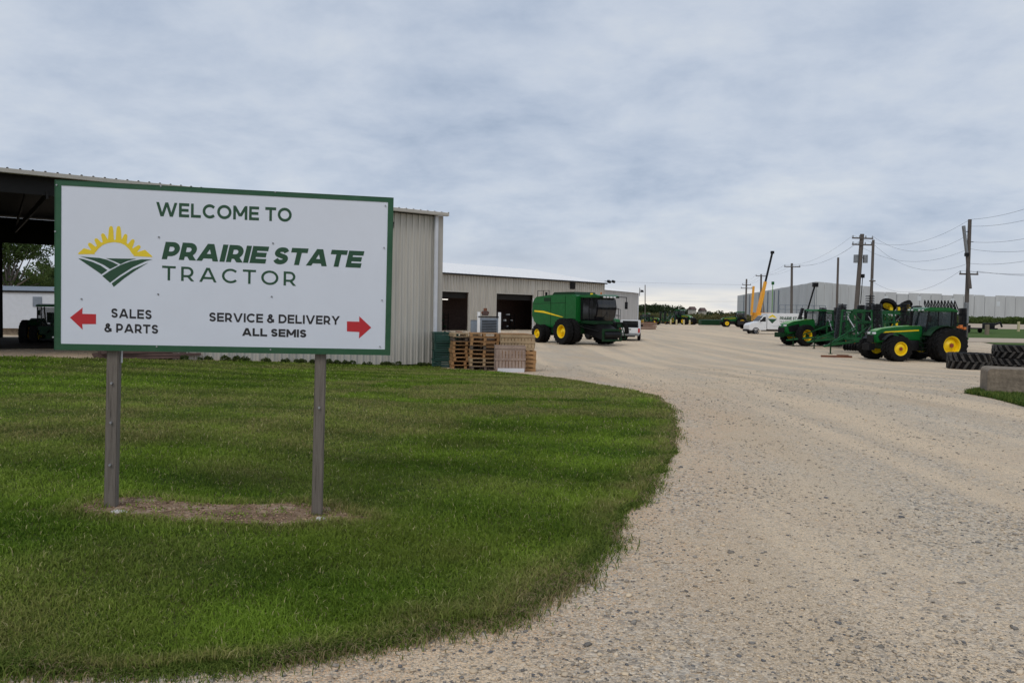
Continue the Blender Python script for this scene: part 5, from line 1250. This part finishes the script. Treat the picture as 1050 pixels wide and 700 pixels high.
# loose tyres lying flat
def lying_tyre(loc, r, w, label, tilt=0, rz=0):
    o = thing('loose_tyre', loc, rz, label, 'tyre', 'old tractor tyres lying by the concrete block')
    m = T(0, 0, w * .53) @ RX(PI / 2 + tilt); mb = MB(); tyre_mb(mb, r - .045, w, r * .56, m, simple=True); td = mb.build('casing', M['tyre'], o, smooth=35); mb = MB(); tyre_mb(mb, r + .01, w, r * .56, m, 18, False, True, .11); mb.build('tread_lugs', M['tyre_old'], td, smooth=0)
    mb = MB(); m = T(0, 0, w * .53) @ RX(PI / 2 + tilt); mb.lathe([(r * .565, -w * .43), (r * .52, -w * .40), (r * .52, -w * .36), (r * .56, -w * .3)], 28, m); mb.lathe([(r * .565, w * .43), (r * .52, w * .40), (r * .52, w * .36), (r * .56, w * .3)], 28, m); mb.build('bead', M['tyre'], o)
    return o
p = at(995.5, 38.8); lying_tyre(p, 1.0, .78, 'single old tractor tyre lying flat on the gravel, left of the stacked pair')
p = at(1041, 39.0); lying_tyre(p, 1.02, .55, 'lower old tractor tyre of the stacked pair behind the concrete block', rz=.4)
lying_tyre((p[0] + .08, p[1] + .05, p[2] + .60), 1.0, .60, 'upper old tractor tyre of the stacked pair behind the concrete block', rz=1.0)
# concrete block
q = G(1012, 405)
cbk = MB(); bl = 3.4
cbk.prism([(0, -.1), (0.0, .55), (.06, .61), (bl, .61), (bl, -.1)], 0, 1.2); o = cbk.build('concrete_block', M['concrete'], None, bevel=.014)
o.location = (q.x, q.y, q.z); o.rotation_euler = (0, 0, D2R(-24)); tag(o, 'weathered grey concrete block at the right edge in front of the stacked tyres', 'block')

# ------------------------------------------------------------------ pallets and crates by the shed corner
def pallet(parent=None, tone='pallet', w=1.2, d=1.0):
    o = thing('pallet', (0, 0, 0), 0, 'x', 'pallet')
    for k_ in range(6): MB().box((-w / 2 + .05 + k_ * (w - .1) / 5, 0, .132), (.095, d, .018)).build('deck_board', M[tone], o)
    for sy in (-1, 0, 1): MB().box((0, sy * (d / 2 - .05), .068), (w, .09, .1)).build('stringer', M[tone], o)
    for k_ in (-1, 0, 1): MB().box((k_ * (w / 2 - .06), 0, .009), (.1, d, .016)).build('bottom_board', M[tone], o)
    return o
pr = {t: pallet(tone=t) for t in ('pallet', 'pallet_dark', 'pallet_pale')}
used_p = set()
names = {'pallet': 'tan', 'pallet_dark': 'dark weathered', 'pallet_pale': 'pale new'}
ords = ['bottom', 'second', 'third', 'fourth', 'fifth', 'sixth', 'seventh', 'eighth', 'top']
def put_pallet(tone, loc, rz, label, group):
    if tone not in used_p: used_p.add(tone); o = pr[tone]; o.location = loc; o.rotation_euler = (0, 0, rz); o['label'] = label; o['group'] = group; return o
    return dup(pr[tone], loc, rz, label, group)
stk = [((477, 28.6), 9, 'left-hand pallet stack beside the green crates', 'pallets in the left stack'), ((497, 27.6), 9, 'middle pallet stack behind the slatted crate', 'pallets in the middle stack'), ((528, 27.75), 9, 'right-hand pallet stack behind the slatted crates', 'pallets in the right stack')]
for (px, d), n, where, grp in stk:
    b = at(px, d); n = n
    for k_ in range(n):
        tone = random.choice(['pallet', 'pallet', 'pallet_dark', 'pallet', 'pallet_pale']); 
        put_pallet(tone, (b[0] + random.uniform(-.03, .03), b[1] + random.uniform(-.03, .03), b[2] + .01 + k_ * .144), D2R(12 if px != 497 else 5) + (PI / 2 if px != 527 else 0) + random.uniform(-.05, .05), names[tone] + ' wooden pallet, ' + ('%s in the ' % (ords[k_] if k_ < n - 1 else 'topmost')) + where, grp)
for (px, d), where, grp in (((482, 29.9), 'rear left pallet stack behind the other stacks', 'pallets in the rear left stack'), ((507, 29.4), 'rear middle pallet stack behind the other stacks', 'pallets in the rear middle stack')):
    b = at(px, d)
    for k_ in range(8):
        tone = random.choice(['pallet', 'pallet_dark', 'pallet_dark']); put_pallet(tone, (b[0], b[1], b[2] + .01 + k_ * .144), D2R(10) + random.uniform(-.04, .04), names[tone] + ' wooden pallet, ' + ('%s in the ' % (ords[k_] if k_ < 7 else 'topmost')) + where, grp)
def slat_crate(loc, rz, w, d, h, tone, label, foot=None):
    o = thing('slatted_crate', loc, rz, label, 'crate')
    n = max(4, round(w / .11)); 
    for sy in (-1, 1):
        for k_ in range(n): MB().box((-w / 2 + (k_ + .5) * w / n, sy * d / 2, h / 2 + .08), (w / n - .022, .018, h)).build('slat', M[tone], o)
    for sx in (-1, 1):
        mb = MB(); mb.b2((sx * w / 2, -d / 2 + .02, .08), (sx * (w / 2 + .018), d / 2 - .02, .08 + h)); mb.build('end_panel', M[tone], o)
    for sy in (-1, 1):
        mb = MB(); mb.box((0, sy * (d / 2 + .02), h + .03), (w + .04, .02, .09)); mb.box((0, sy * (d / 2 + .02), .08 + h * .45), (w + .04, .02, .07)); mb.build('batten', M['pallet_pale' if tone == 'pallet_pale' else tone], o)
    MB().box((0, 0, .05), (w, d, .08)).build('floor_board', M[tone], o)
    if foot: MB().box((.02, -d / 2 - .06, .07), (w * .9, .12, .14)).build('skid', M['pipe'], o)
    return o
b = at(524, 26.2); slat_crate((b[0], b[1], b[2]), D2R(4), .98, .7, .80, 'crate_wood', 'reddish slatted crate on a grey skid, in front of the pallet stacks', True)
b = at(530, 27.0); slat_crate((b[0] + .05, b[1], b[2] + .72), D2R(6), 1.15, .45, .46, 'pallet_pale', 'long pale slatted crate lying on the low pallets behind the reddish crate')
for k_ in range(5): put_pallet('pallet', (b[0] + .05, b[1], b[2] + .005 + k_ * .144), D2R(6) + random.uniform(-.03, .03), 'tan wooden pallet, %s of the low stack under the long pale crate' % ['bottom', 'second', 'third', 'fourth', 'topmost'][k_], 'pallets under the pale crate')
# green plastic crates
def green_crate(loc, rz, label):
    o = thing('plastic_crate', loc, rz, label, 'crate', 'green plastic crates by the shed corner')
    mb = MB()
    for sx in (-1, 1):
        for sy in (-1, 1): mb.box((sx * .42, sy * .42, .16), (.06, .06, .3))
    for zz in (.04, .12, .20, .28):
        for sy in (-1, 1): mb.box((0, sy * .44, zz), (.84, .02, .05)); mb.box((sy * .44, 0, zz), (.02, .84, .05))
    mb.box((0, 0, .02), (.84, .84, .03)); mb.build('basket', M['green_crate'], o)
    mb = MB(); mb.box((0, -.46, .315), (.94, .03, .03)); mb.box((0, .46, .315), (.94, .03, .03)); mb.box((-.46, 0, .315), (.03, .9, .03)); mb.box((.46, 0, .315), (.03, .9, .03)); mb.build('rim', M['green_crate'], o)
    return o
b = at(456.5, 29.2); g0 = green_crate((b[0], b[1], b[2]), .1, 'bottom green plastic crate of the stack at the shed downspout')
for k_, wd in ((1, 'second from bottom'), (2, 'second from top')): dup(g0, (b[0] + .02 * k_, b[1], b[2] + .33 * k_), .1 + .05 * k_, wd + ' green plastic crate of the stack at the shed downspout', 'green plastic crates by the shed corner')
dup(g0, (b[0] + .03, b[1], b[2] + .99), .2, 'topmost green plastic crate of the stack at the shed downspout', 'green plastic crates by the shed corner')

# grey machine box between two white posts, and smaller box, before the tan building
o = thing('machine_box', at(501, 84), D2R(10), 'grey machine box with white end posts between the two doorways', 'machine')
mb = MB(); mb.box((0, 0, 1.0), (1.9, 1.1, 1.7), bev=.05); mb.build('housing', M['ac_grey'], o)
for sx in (-1, 1): MB().box((sx * 1.12, -.4, 1.25), (.3, .3, 2.4), bev=.04).build('end_post', M['white'], o)
mb = MB()
for q in range(8): mb.box((0, -.57, .35 + q * .17), (1.6, .03, .08))
mb.build('louvre', M['black'], o)
mb = MB(); mb.box((-.1, 0, 1.95), (2.2, 1.2, .12)); mb.build('lid', M['black'], o)
mb = thing('engine_block', at(497.5, 84.05, 2.03), .3, 'rusty brown engine part sitting on top of the grey machine box', 'engine part')
q = MB(); q.box((0, 0, .3), (.6, .5, .5), bev=.05); q.build('casing', M['rubber_brown'], mb); q = MB(); q.cyl((0, 0, .5), (0, 0, .85), .2); q.cyl((-.4, 0, .35), (.4, 0, .35), .12); q.build('cylinder_head', M['rust'], mb)
o = thing('storage_box', at(489.5, 88), D2R(-6), 'small blue-grey box left of the machine box with white posts', 'box')
mb = MB(); mb.box((0, 0, .75), (1.4, 1.0, 1.45), bev=.04); mb.build('body', M['ac_grey'], o); mb = MB(); mb.box((0, 0, 1.52), (1.46, 1.06, .06)); mb.build('lid', M['steel'], o)
# scrap heap low by the left doorway
o = thing('scrap_heap', at(458, 80), 0, 'low heap of dark metal scrap in front of the left doorway', 'scrap')
for q in range(16): MB().box((random.uniform(-1.6, 1.8), random.uniform(-.5, .5), random.uniform(.08, .4)), (random.uniform(.3, 1.2), random.uniform(.08, .3), random.uniform(.05, .2)), rz=random.uniform(0, 3), ry=random.uniform(-.4, .4)).build('scrap_piece', M[random.choice(['black', 'rust', 'steel'])], o)
# reddish stacked boards right of the workshop
o = thing('board_stack', at(662, 128), .2, 'reddish stack of boards at the foot of the grey workshop', 'timber')
for q in range(7): MB().box((random.uniform(-.2, .2), 0, .1 + q * .17), (3.2, 1.1, .13), rz=random.uniform(-.08, .08)).build('board', M['crate_wood' if q % 2 else 'rust'], o)
# rusty bar on the gravel under the drawbar
o = MB().box((0, 0, .06), (1.9, .22, .12)).box((.4, .05, .14), (.7, .15, .07)).build('steel_beam', M['rust'], None); o.location = at(859, 50.5); o.rotation_euler = (0, 0, -.12); tag(o, 'rusty red steel beam lying on gravel under the harrow drawbar', 'beam')

# dark flatbed implement far right on the dirt lot
o = thing('flatbed_trailer', at(1000, 138), D2R(4), 'low dark flatbed trailer with machine parts on the far right grass', 'trailer')
mb = MB(); mb.b2((-5.5, -.9, .7), (3.5, .9, .92)); mb.bar((-5.5, 0, .8), (-7.2, 0, .7), .15, .15); mb.build('bed', M['black'], o)
for x_ in (-3, -2, 1.5):
    for sd in (-1, 1): wheel(o, x_, sd * .95, .42, .28, .2, sd, rim='black', hub='black', simple=True)
mb = MB(); mb.box((-2.5, 0, 1.15), (2.4, 1.2, .45)); mb.bar((-4, 0, .9), (-2.5, 0, 1.7), .2, .2); mb.box((2.4, 0, 1.35), (1.6, 1.2, .9), bev=.1); mb.bar((2.6, 0, 1.2), (4.6, 0, 1.9), .25, .3); mb.bar((4.6, 0, 1.9), (4.9, 0, 1.1), .2, .25); mb.build('machine_frame', M['black'], o)
o = MB().b2((-.25, -.25, -.1), (.25, .25, 1.7)).build('utility_box', M['concrete'], None, bevel=.03); o.location = at(1012, 128); tag(o, 'small upright grey concrete marker in front of the dark flatbed trailer', 'marker')
o = MB().b2((-.18, -.18, -.1), (.18, .18, 1.9)).build('marker_post', M['tailwhite'], None, bevel=.02); o.location = at(1044, 150); tag(o, 'short pale marker post on the far right dirt lot', 'marker post')

# ------------------------------------------------------------------ utility poles and wires
POLE = {}
def upole(key, top, bot, d, r, label, arms=(), extra=None):
    a = P(top[0], top[1], d); b = P(bot[0], bot[1], d); dr = (a - b).normalized(); zb_ = Z(b.x, b.y) - .3; base = b - dr * ((b.z - zb_) / dr.z)
    o = thing('utility_pole', base, 0, label, 'utility pole', 'wooden utility poles')
    MB().cyl((0, 0, 0), a - base, r * 1.25, r, n=12).build('shaft', M['pole_wood'], o)
    pts = {}
    for i_, (py, half, ang_, ins) in enumerate(arms):
        t = (py - top[1]) / (bot[1] - top[1]); c = a.lerp(b, t) - base; dx_ = Vector((math.cos(ang_), math.sin(ang_), 0)); sc_ = d / F; hl = half * sc_
        ar = MB().bar(c - dx_ * hl + Vector((0, -r, 0)), c + dx_ * hl + Vector((0, -r, 0)), .12, .14).build('crossarm', M['pole_wood'], o)
        for k_ in range(ins):
            f = -1 + 2 * k_ / (ins - 1) if ins > 1 else 0; q = c + dx_ * hl * f * .93 + Vector((0, -r, .07))
            MB().cyl(q, q + Vector((0, 0, .22)), .07, .05, n=8).build('insulator', M['steel'], ar); pts[(i_, k_)] = base + q + Vector((0, 0, .22))
    pts['top'] = a
    POLE[key] = (o, base, a, b, pts); return o
upole('e', (884, 240), (878, 318), 84, .21, 'thick leaning pole with two crossarms and a pair of lamps', [(244.5, 11.5, .15, 4), (251, 11, .15, 4)])
o, base, a, b, _ = POLE['e']
for sd in (-1, 1):
    c = a.lerp(b, .31) - base
    mb = MB(); mb.cyl(c + Vector((sd * .5, -.1, .3)), c + Vector((sd * .5, -.1, -.55)), .25, n=14); mb.bar(c, c + Vector((sd * .5, -.1, 0)), .1, .1); mb.build('transformer', M['steel'], o)
mb = MB(); c = a.lerp(b, .55) - base; mb.box(tuple(c + Vector((.35, -.2, 0))), (.25, .3, .4)); mb.cyl(c + Vector((.3, -.25, 0)), (c - (a - b).normalized() * 3) + Vector((.3, -.25, 0)), .04, n=6); mb.build('cable_box', M['black'], o)
upole('f', (895.5, 246), (893, 316), 92, .15, 'slim pole right beside the thick two-armed pole', [(288, 3, 0, 1)])
upole('d', (859.5, 264), (858, 318), 92, .12, 'slim bare pole without arms, left of the thick two-armed pole')
upole('c', (812, 270), (811.5, 324), 120, .17, 'wooden pole with one crossarm in front of the pale warehouse corner', [(273.5, 8.5, .1, 3)])
upole('b', (780.5, 281), (780, 325), 150, .17, 'pole with one crossarm right behind the yellow crane boom', [(283, 6, .1, 3)])
upole('a', (765.5, 286), (764.5, 326), 165, .17, 'pole with two crossarms left of the yellow crane', [(292, 4.5, .1, 3), (295.5, 6, .1, 3)])
upole('h', (661.5, 292), (661.5, 322), 170, .09, 'thin distant pole right of the grey workshop')
upole('g', (994.5, 225), (990.5, 332), 70, .15, 'tall pole with crossarm at the far right, a leaning stub fixed on it', [(281, 10, .1, 3)])
o, base, a, b, _ = POLE['g']
s0 = P(988, 231.5, 69.6) - base; s1 = P(991.5, 262, 69.6) - base; s2 = P(994.5, 296, 69.6) - base
MB().cyl(s0, s1, .15, .13, n=10).build('conduit_riser', M['steel'], o); MB().cyl(s1, s2, .12, .17, n=10).build('brace_stub', M['pole_wood'], o)
mb = MB(); c = P(991.3, 261, 69.5) - base; mb.box(tuple(c), (.3, .25, .3)); mb.bar(P(990, 237.5, 69.8) - base, P(994.2, 237.5, 70) - base, .06, .06); mb.bar(P(994, 248, 70) - base, P(998, 248, 70) - base, .06, .06); mb.build('bracket', M['black'], o)
mb = MB(); mb.cyl(P(990.6, 331, 69.8) - base, P(990.9, 310, 69.8) - base, .2, n=10); mb.build('pole_guard', M['steel'], o)
# green-tipped marker mast near the crane
o = thing('marker_mast', at(791, 150), 0, 'thin mast with a small green box on top, right of the crane boom', 'mast')
MB().cyl((0, 0, 0), (0, 0, 8.6), .07, n=8).build('shaft', M['hood_light'], o); MB().box((0, 0, 8.8), (.5, .3, .6), bev=.05).build('green_head', M['green'], o)

def wire(a, b, sag, label, r=.016):
    r *= .62
    a = Vector(a); b = Vector(b); mb = MB(); n = 16; pts = []
    for i_ in range(n + 1):
        t = i_ / n; p_ = a.lerp(b, t); p_.z -= sag * 4 * t * (1 - t); pts.append(p_)
    mb.tube(pts, r, 5); o = mb.build('overhead_wire', M['wire'], None); tag(o, label, 'wire', 'overhead power wires'); return o
PE, PG, PC, PB, PA = POLE['e'][4], POLE['g'][4], POLE['c'][4], POLE['b'][4], POLE['a'][4]
gl = 'overhead wire '
side = [('topmost', PG['top'], P(1120, 186, 48)), ('second highest', PG['top'] + Vector((0, 0, -.6)), P(1120, 203, 48)), ('third highest', P(996, 248, 70), P(1120, 225, 48)), ('fourth highest', P(994, 255, 70), P(1120, 245, 48)), ('lowest steep', P(993, 270, 70), P(1120, 250, 48))]
for nm, a, b in side: wire(a, b, .5, nm + ' overhead wire running right from the tall far-right pole', .018)
for k_, (sa, pb_) in enumerate(((PE[(0, 0)], PG['top']), (PE[(0, 3)], P(994, 240, 70)), (PE[(1, 0)], P(993.6, 255, 70)), (PE[(1, 3)], P(993, 270, 70)), (P(894, 288, 92), PG[(0, 0)]))):
    wire(sa, pb_, 1.6, ['topmost', 'second', 'third', 'fourth', 'lowest'][k_] + ' overhead wire between the thick two-armed pole and the tall far-right pole', .016)
for k_, (sa, pb_) in enumerate(((PE[(0, 0)], PC[(0, 0)]), (PE[(0, 2)], PC[(0, 2)]), (PE[(1, 1)], PC[(0, 1)]))):
    wire(sa, pb_, 1.0, ['front', 'rear', 'lower middle'][k_] + ' overhead wire between the thick two-armed pole and the warehouse-corner pole', .014)
for k_ in range(3): wire(PC[(0, k_)], PB[(0, k_)], .5, ['left', 'middle', 'right'][k_] + ' overhead wire between the warehouse-corner pole and the pole behind the crane', .014)
for k_ in range(3): wire(PB[(0, k_)], PA[(0, k_)], .3, ['left', 'middle', 'right'][k_] + ' overhead wire between the two poles at the yellow crane', .014)
for k_ in range(3): wire(PG[(0, k_)], P(1120, 277 + k_ * 2, 64), .3, ['left', 'middle', 'right'][k_] + ' low overhead wire running right off the crossarm of the tall far-right pole', .014)
hw1 = wire(P(560, 285, 210), P(764, 292, 165), .3, 'upper thin overhead wire crossing the sky from the tan building to the crane pole', .022)
hw2 = wire(P(560, 305, 210), P(764, 309, 165), .3, 'lower thin overhead wire crossing the sky from the tan building to the crane pole', .022)

# ------------------------------------------------------------------ behind the shed: long white trailer house, trees, dark machines
q = P(-60, 309, 62); mh = thing('trailer_house', (q.x, 62, Z(q.x, 62)), D2R(3), 'long pale trailer house with one small window seen through the shed', 'trailer house')
mb = MB(); mb.b2((0, 0, .55), (19, 3.2, 3.55)); mb.build('wall', M['trailer_paint'], mh)
mb = MB(); mb.prism([(-.15, 3.55), (3.35, 3.55), (1.6, 3.95)], 0, 19, T(19, 0, 0) @ RZ(PI / 2) @ T(0, 0, 0)); rf = mb.build('roof', M['ac_grey'], mh)
mb = MB(); mb.b2((-.1, -.12, 3.42), (19.1, -.01, 3.58)); mb.build('fascia', M['inside'], mh)
MB().b2((7.05, -.05, 2.3), (7.75, -.005, 3.1)).build('window', M['ac_grey'], mh)
mb = MB(); mb.b2((.3, .3, -.2), (18.7, 2.9, .55)); mb.build('skirting', M['concrete'], mh)
TG = 'trees beyond the storage shed'
tree(at(8, 76), 10.0, 3.9, 'broad leafy tree above the pale trailer house, leftmost through the shed opening', TG, n=9500, leaf=.14)
tree(at(40, 84), 7.4, 2.4, 'smaller round tree right of the broad tree, seen through the shed opening', TG, n=5500, leaf=.14)
tree(at(62, 92), 7.0, 3.2, 'low tree right of the small round tree, beside the sign edge', TG, n=7000, leaf=.15)
tree(at(-40, 80), 11, 4.5, 'tall tree left of the shed opening beyond the trailer house', TG, n=9000, leaf=.17)
sA = dup(tA, wk((-12.1, 8.5, .5)), ang + 1.2, 'dark silhouetted tractor parked inside the left shed', GT, .5)
sB = dup(h1, wk((-10.2, 9.6, .35)), ang + .4, 'dark folded implement parked inside the left shed beside the sign edge', None, .5)

# ------------------------------------------------------------------ far vegetation
def mass(name, label, cat, pts, n, size, cols, flat=.8):
    V, F_, c = leaf_cloud([p[:3] for p in pts], [p[3] for p in pts], n, size, cols, flat)
    o = raw_mesh(name, V, 4, F_, M['leaf'], c); tag(o, label, cat, kind='stuff'); return o
pts = []
for i_ in range(900):
    d = random.uniform(420, 480); x_ = random.uniform(-330, 420); h = 2.1 + 3.6 * noise.noise(Vector((x_ * .02, 2, 0))) + random.uniform(0, 1.8); pts.append((x_, d, Z(x_, d) + h * .6, max(2.2, h)))
mass('distant_woods', 'dark line of distant trees along the horizon', 'woods', pts, 170000, .6, ((0.02, 0.035, 0.015), (0.055, 0.075, 0.03)))
pts = []
for i_ in range(500):
    d = random.uniform(208, 270); x_ = random.uniform(-30, .30 * d + 8); pts.append((x_, d, -1.1 + .7 + random.uniform(0, 1.2), random.uniform(.9, 1.9)))
mass('field_weeds', 'tall green and tan weeds at the far end of the yard', 'weeds', pts, 90000, .24, ((0.045, 0.065, 0.02), (0.20, 0.165, 0.075)), .7)
pts = []
for i_ in range(420):
    px = random.uniform(830, 1110); d = random.uniform(262, 282); q_ = GD(px, d); pts.append((q_.x, d, q_.z + random.uniform(.3, 1.6), random.uniform(.9, 1.7)))
mass('roadside_weeds', 'strip of tall green weeds along the foot of the warehouse', 'weeds', pts, 60000, .28, ((0.05, 0.085, 0.02), (0.13, 0.17, 0.05)), .8)
# tall weeds in front of the yard end, with a few houses beyond
for px, d, w_, h_, lab in ((711, 412, 2.4, 3.9, 'left one of the two tiny pale houses among the distant trees'), (721.5, 414, 2.2, 3.4, 'right one of the two tiny pale houses among the distant trees')):
    o = thing('house', at(px, d), .2, lab, 'house', 'tiny houses on the horizon'); MB().b2((-w_ / 2, 0, -1), (w_ / 2, 5, h_)).build('wall', M['trim'], o); MB().prism([(-.4, h_), (5.4, h_), (2.5, h_ + 1.6)], -w_ / 2 - .3, w_ / 2 + .3, RZ(PI / 2)).build('roof', M['rubber_brown'], o)
# weeds at the wall foot and shed base
pts = []
for k_ in range(60):
    u_ = -random.uniform(.1, 9.4); p_ = wk((u_, -.18 - random.uniform(0, .15), 0)); pts.append((p_.x, p_.y, Z(p_.x, p_.y) + .05, random.uniform(.05, .16)))
mass('base_weeds', 'low dark weeds along the foot of the ribbed shed wall', 'weeds', pts, 7000, .035, ((0.03, 0.055, 0.015), (0.09, 0.11, 0.035)), .9)

# ------------------------------------------------------------------ world, sun
SUN_EL, SUN_AZ = math.radians(48), math.radians(200)      # azimuth measured clockwise from +Y
w = bpy.data.worlds.new('World'); S.world = w; w.use_nodes = True; nt = w.node_tree; L = nt.links.new
bg = nt.nodes['Background']; bg.inputs['Strength'].default_value = 0.1
sky = N(nt, 'ShaderNodeTexSky', sky_type='NISHITA', sun_disc=False); sky.sun_elevation = SUN_EL; sky.sun_rotation = SUN_AZ; sky.air_density = 1; sky.dust_density = 2
tc = N(nt, 'ShaderNodeTexCoord'); nm = N(nt, 'ShaderNodeVectorMath', operation='NORMALIZE'); L(tc.outputs['Generated'], nm.inputs[0])
sp = N(nt, 'ShaderNodeSeparateXYZ'); L(nm.outputs[0], sp.inputs[0])
zc = N(nt, 'ShaderNodeMath', operation='MAXIMUM'); L(sp.outputs['Z'], zc.inputs[0]); zc.inputs[1].default_value = 0.0
za = N(nt, 'ShaderNodeMath', operation='ADD'); L(zc.outputs[0], za.inputs[0]); za.inputs[1].default_value = 0.24
dx = N(nt, 'ShaderNodeMath', operation='DIVIDE'); L(sp.outputs['X'], dx.inputs[0]); L(za.outputs[0], dx.inputs[1])
dy = N(nt, 'ShaderNodeMath', operation='DIVIDE'); L(sp.outputs['Y'], dy.inputs[0]); L(za.outputs[0], dy.inputs[1])
cb = N(nt, 'ShaderNodeCombineXYZ'); L(dx.outputs[0], cb.inputs[0]); L(dy.outputs[0], cb.inputs[1])
mp = N(nt, 'ShaderNodeMapping'); mp.inputs['Scale'].default_value = (1.15, 1.2, 1); mp.inputs['Rotation'].default_value = (0, 0, 0.2); L(cb.outputs[0], mp.inputs['Vector'])
n1 = N(nt, 'ShaderNodeTexNoise', Scale=1.9, Detail=12.0, Roughness=0.60, Distortion=0.12); L(mp.outputs['Vector'], n1.inputs['Vector'])
n2 = N(nt, 'ShaderNodeTexNoise', Scale=0.42, Detail=4.0, Roughness=0.5); L(mp.outputs['Vector'], n2.inputs['Vector'])
a_ = N(nt, 'ShaderNodeMath', operation='MULTIPLY_ADD'); L(n2.outputs['Fac'], a_.inputs[0]); a_.inputs[1].default_value = 0.7
m_ = N(nt, 'ShaderNodeMath', operation='MULTIPLY'); L(n1.outputs['Fac'], m_.inputs[0]); m_.inputs[1].default_value = 0.72; L(m_.outputs[0], a_.inputs[2])
cr = ramp(nt, [(0.52, (3.6, 4.4, 5.7)), (0.62, (4.65, 5.4, 6.65)), (0.73, (5.7, 6.35, 7.4)), (0.88, (6.9, 7.35, 7.9))]); L(a_.outputs[0], cr.inputs['Fac'])
# brighter overcast towards the zenith, pale band at the horizon
zr = ramp(nt, [(0.0, (1, 1, 1)), (0.035, (0.75, 0.75, 0.75)), (0.11, (0, 0, 0))]); L(zc.outputs[0], zr.inputs['Fac'])
hz = N(nt, 'ShaderNodeMix', data_type='RGBA'); L(zr.outputs['Color'], hz.inputs[0]); L(cr.outputs['Color'], hz.inputs[6]); hz.inputs[7].default_value = (6.3, 6.7, 7.4, 1)
# a gap in the cloud low above the far end of the yard
mp2 = N(nt, 'ShaderNodeVectorMath', operation='DOT_PRODUCT'); L(nm.outputs[0], mp2.inputs[0]); mp2.inputs[1].default_value = Vector((0.27, 0.96, 0.018)).normalized()
gap = ramp(nt, [(0.965, (0, 0, 0)), (0.992, (1, 1, 1))]); L(mp2.outputs['Value'], gap.inputs['Fac'])
zr2 = ramp(nt, [(0.0, (1, 1, 1)), (0.018, (1, 1, 1)), (0.036, (0, 0, 0))]); L(zc.outputs[0], zr2.inputs['Fac'])
n3 = N(nt, 'ShaderNodeTexNoise', Scale=9.0, Detail=5.0); mp3 = N(nt, 'ShaderNodeMapping'); mp3.inputs['Scale'].default_value = (1, 1, 9); L(nm.outputs[0], mp3.inputs['Vector']); L(mp3.outputs['Vector'], n3.inputs['Vector'])
r3 = ramp(nt, [(0.35, (0.35,) * 3), (0.6, (1, 1, 1))]); L(n3.outputs['Fac'], r3.inputs['Fac'])
g1 = N(nt, 'ShaderNodeMath', operation='MULTIPLY'); L(gap.outputs['Color'], g1.inputs[0]); L(zr2.outputs['Color'], g1.inputs[1])
g2 = N(nt, 'ShaderNodeMath', operation='MULTIPLY'); L(g1.outputs[0], g2.inputs[0]); L(r3.outputs['Color'], g2.inputs[1])
hz2 = N(nt, 'ShaderNodeMix', data_type='RGBA'); L(g2.outputs[0], hz2.inputs[0]); L(hz.outputs[2], hz2.inputs[6]); hz2.inputs[7].default_value = (9.8, 9.3, 8.3, 1)
fin = N(nt, 'ShaderNodeMix', data_type='RGBA'); fin.inputs[0].default_value = 0.93; L(sky.outputs[0], fin.inputs[6]); L(hz2.outputs[2], fin.inputs[7])
L(fin.outputs[2], bg.inputs['Color'])
sd = bpy.data.lights.new('sun', 'SUN'); sd.energy = 1.0; sd.angle = math.radians(22); sd.color = (1.0, 0.95, 0.88)
so = bpy.data.objects.new('sun', sd); COL.objects.link(so)
dirv = Vector((math.sin(SUN_AZ) * math.cos(SUN_EL), math.cos(SUN_AZ) * math.cos(SUN_EL), math.sin(SUN_EL)))
so.rotation_euler = dirv.to_track_quat('Z', 'Y').to_euler()
S.view_settings.view_transform = 'Standard'; S.view_settings.look = 'None'; S.view_settings.gamma = 1; S.view_settings.exposure = 0
S.cycles.max_bounces = 6; S.cycles.transparent_max_bounces = 8
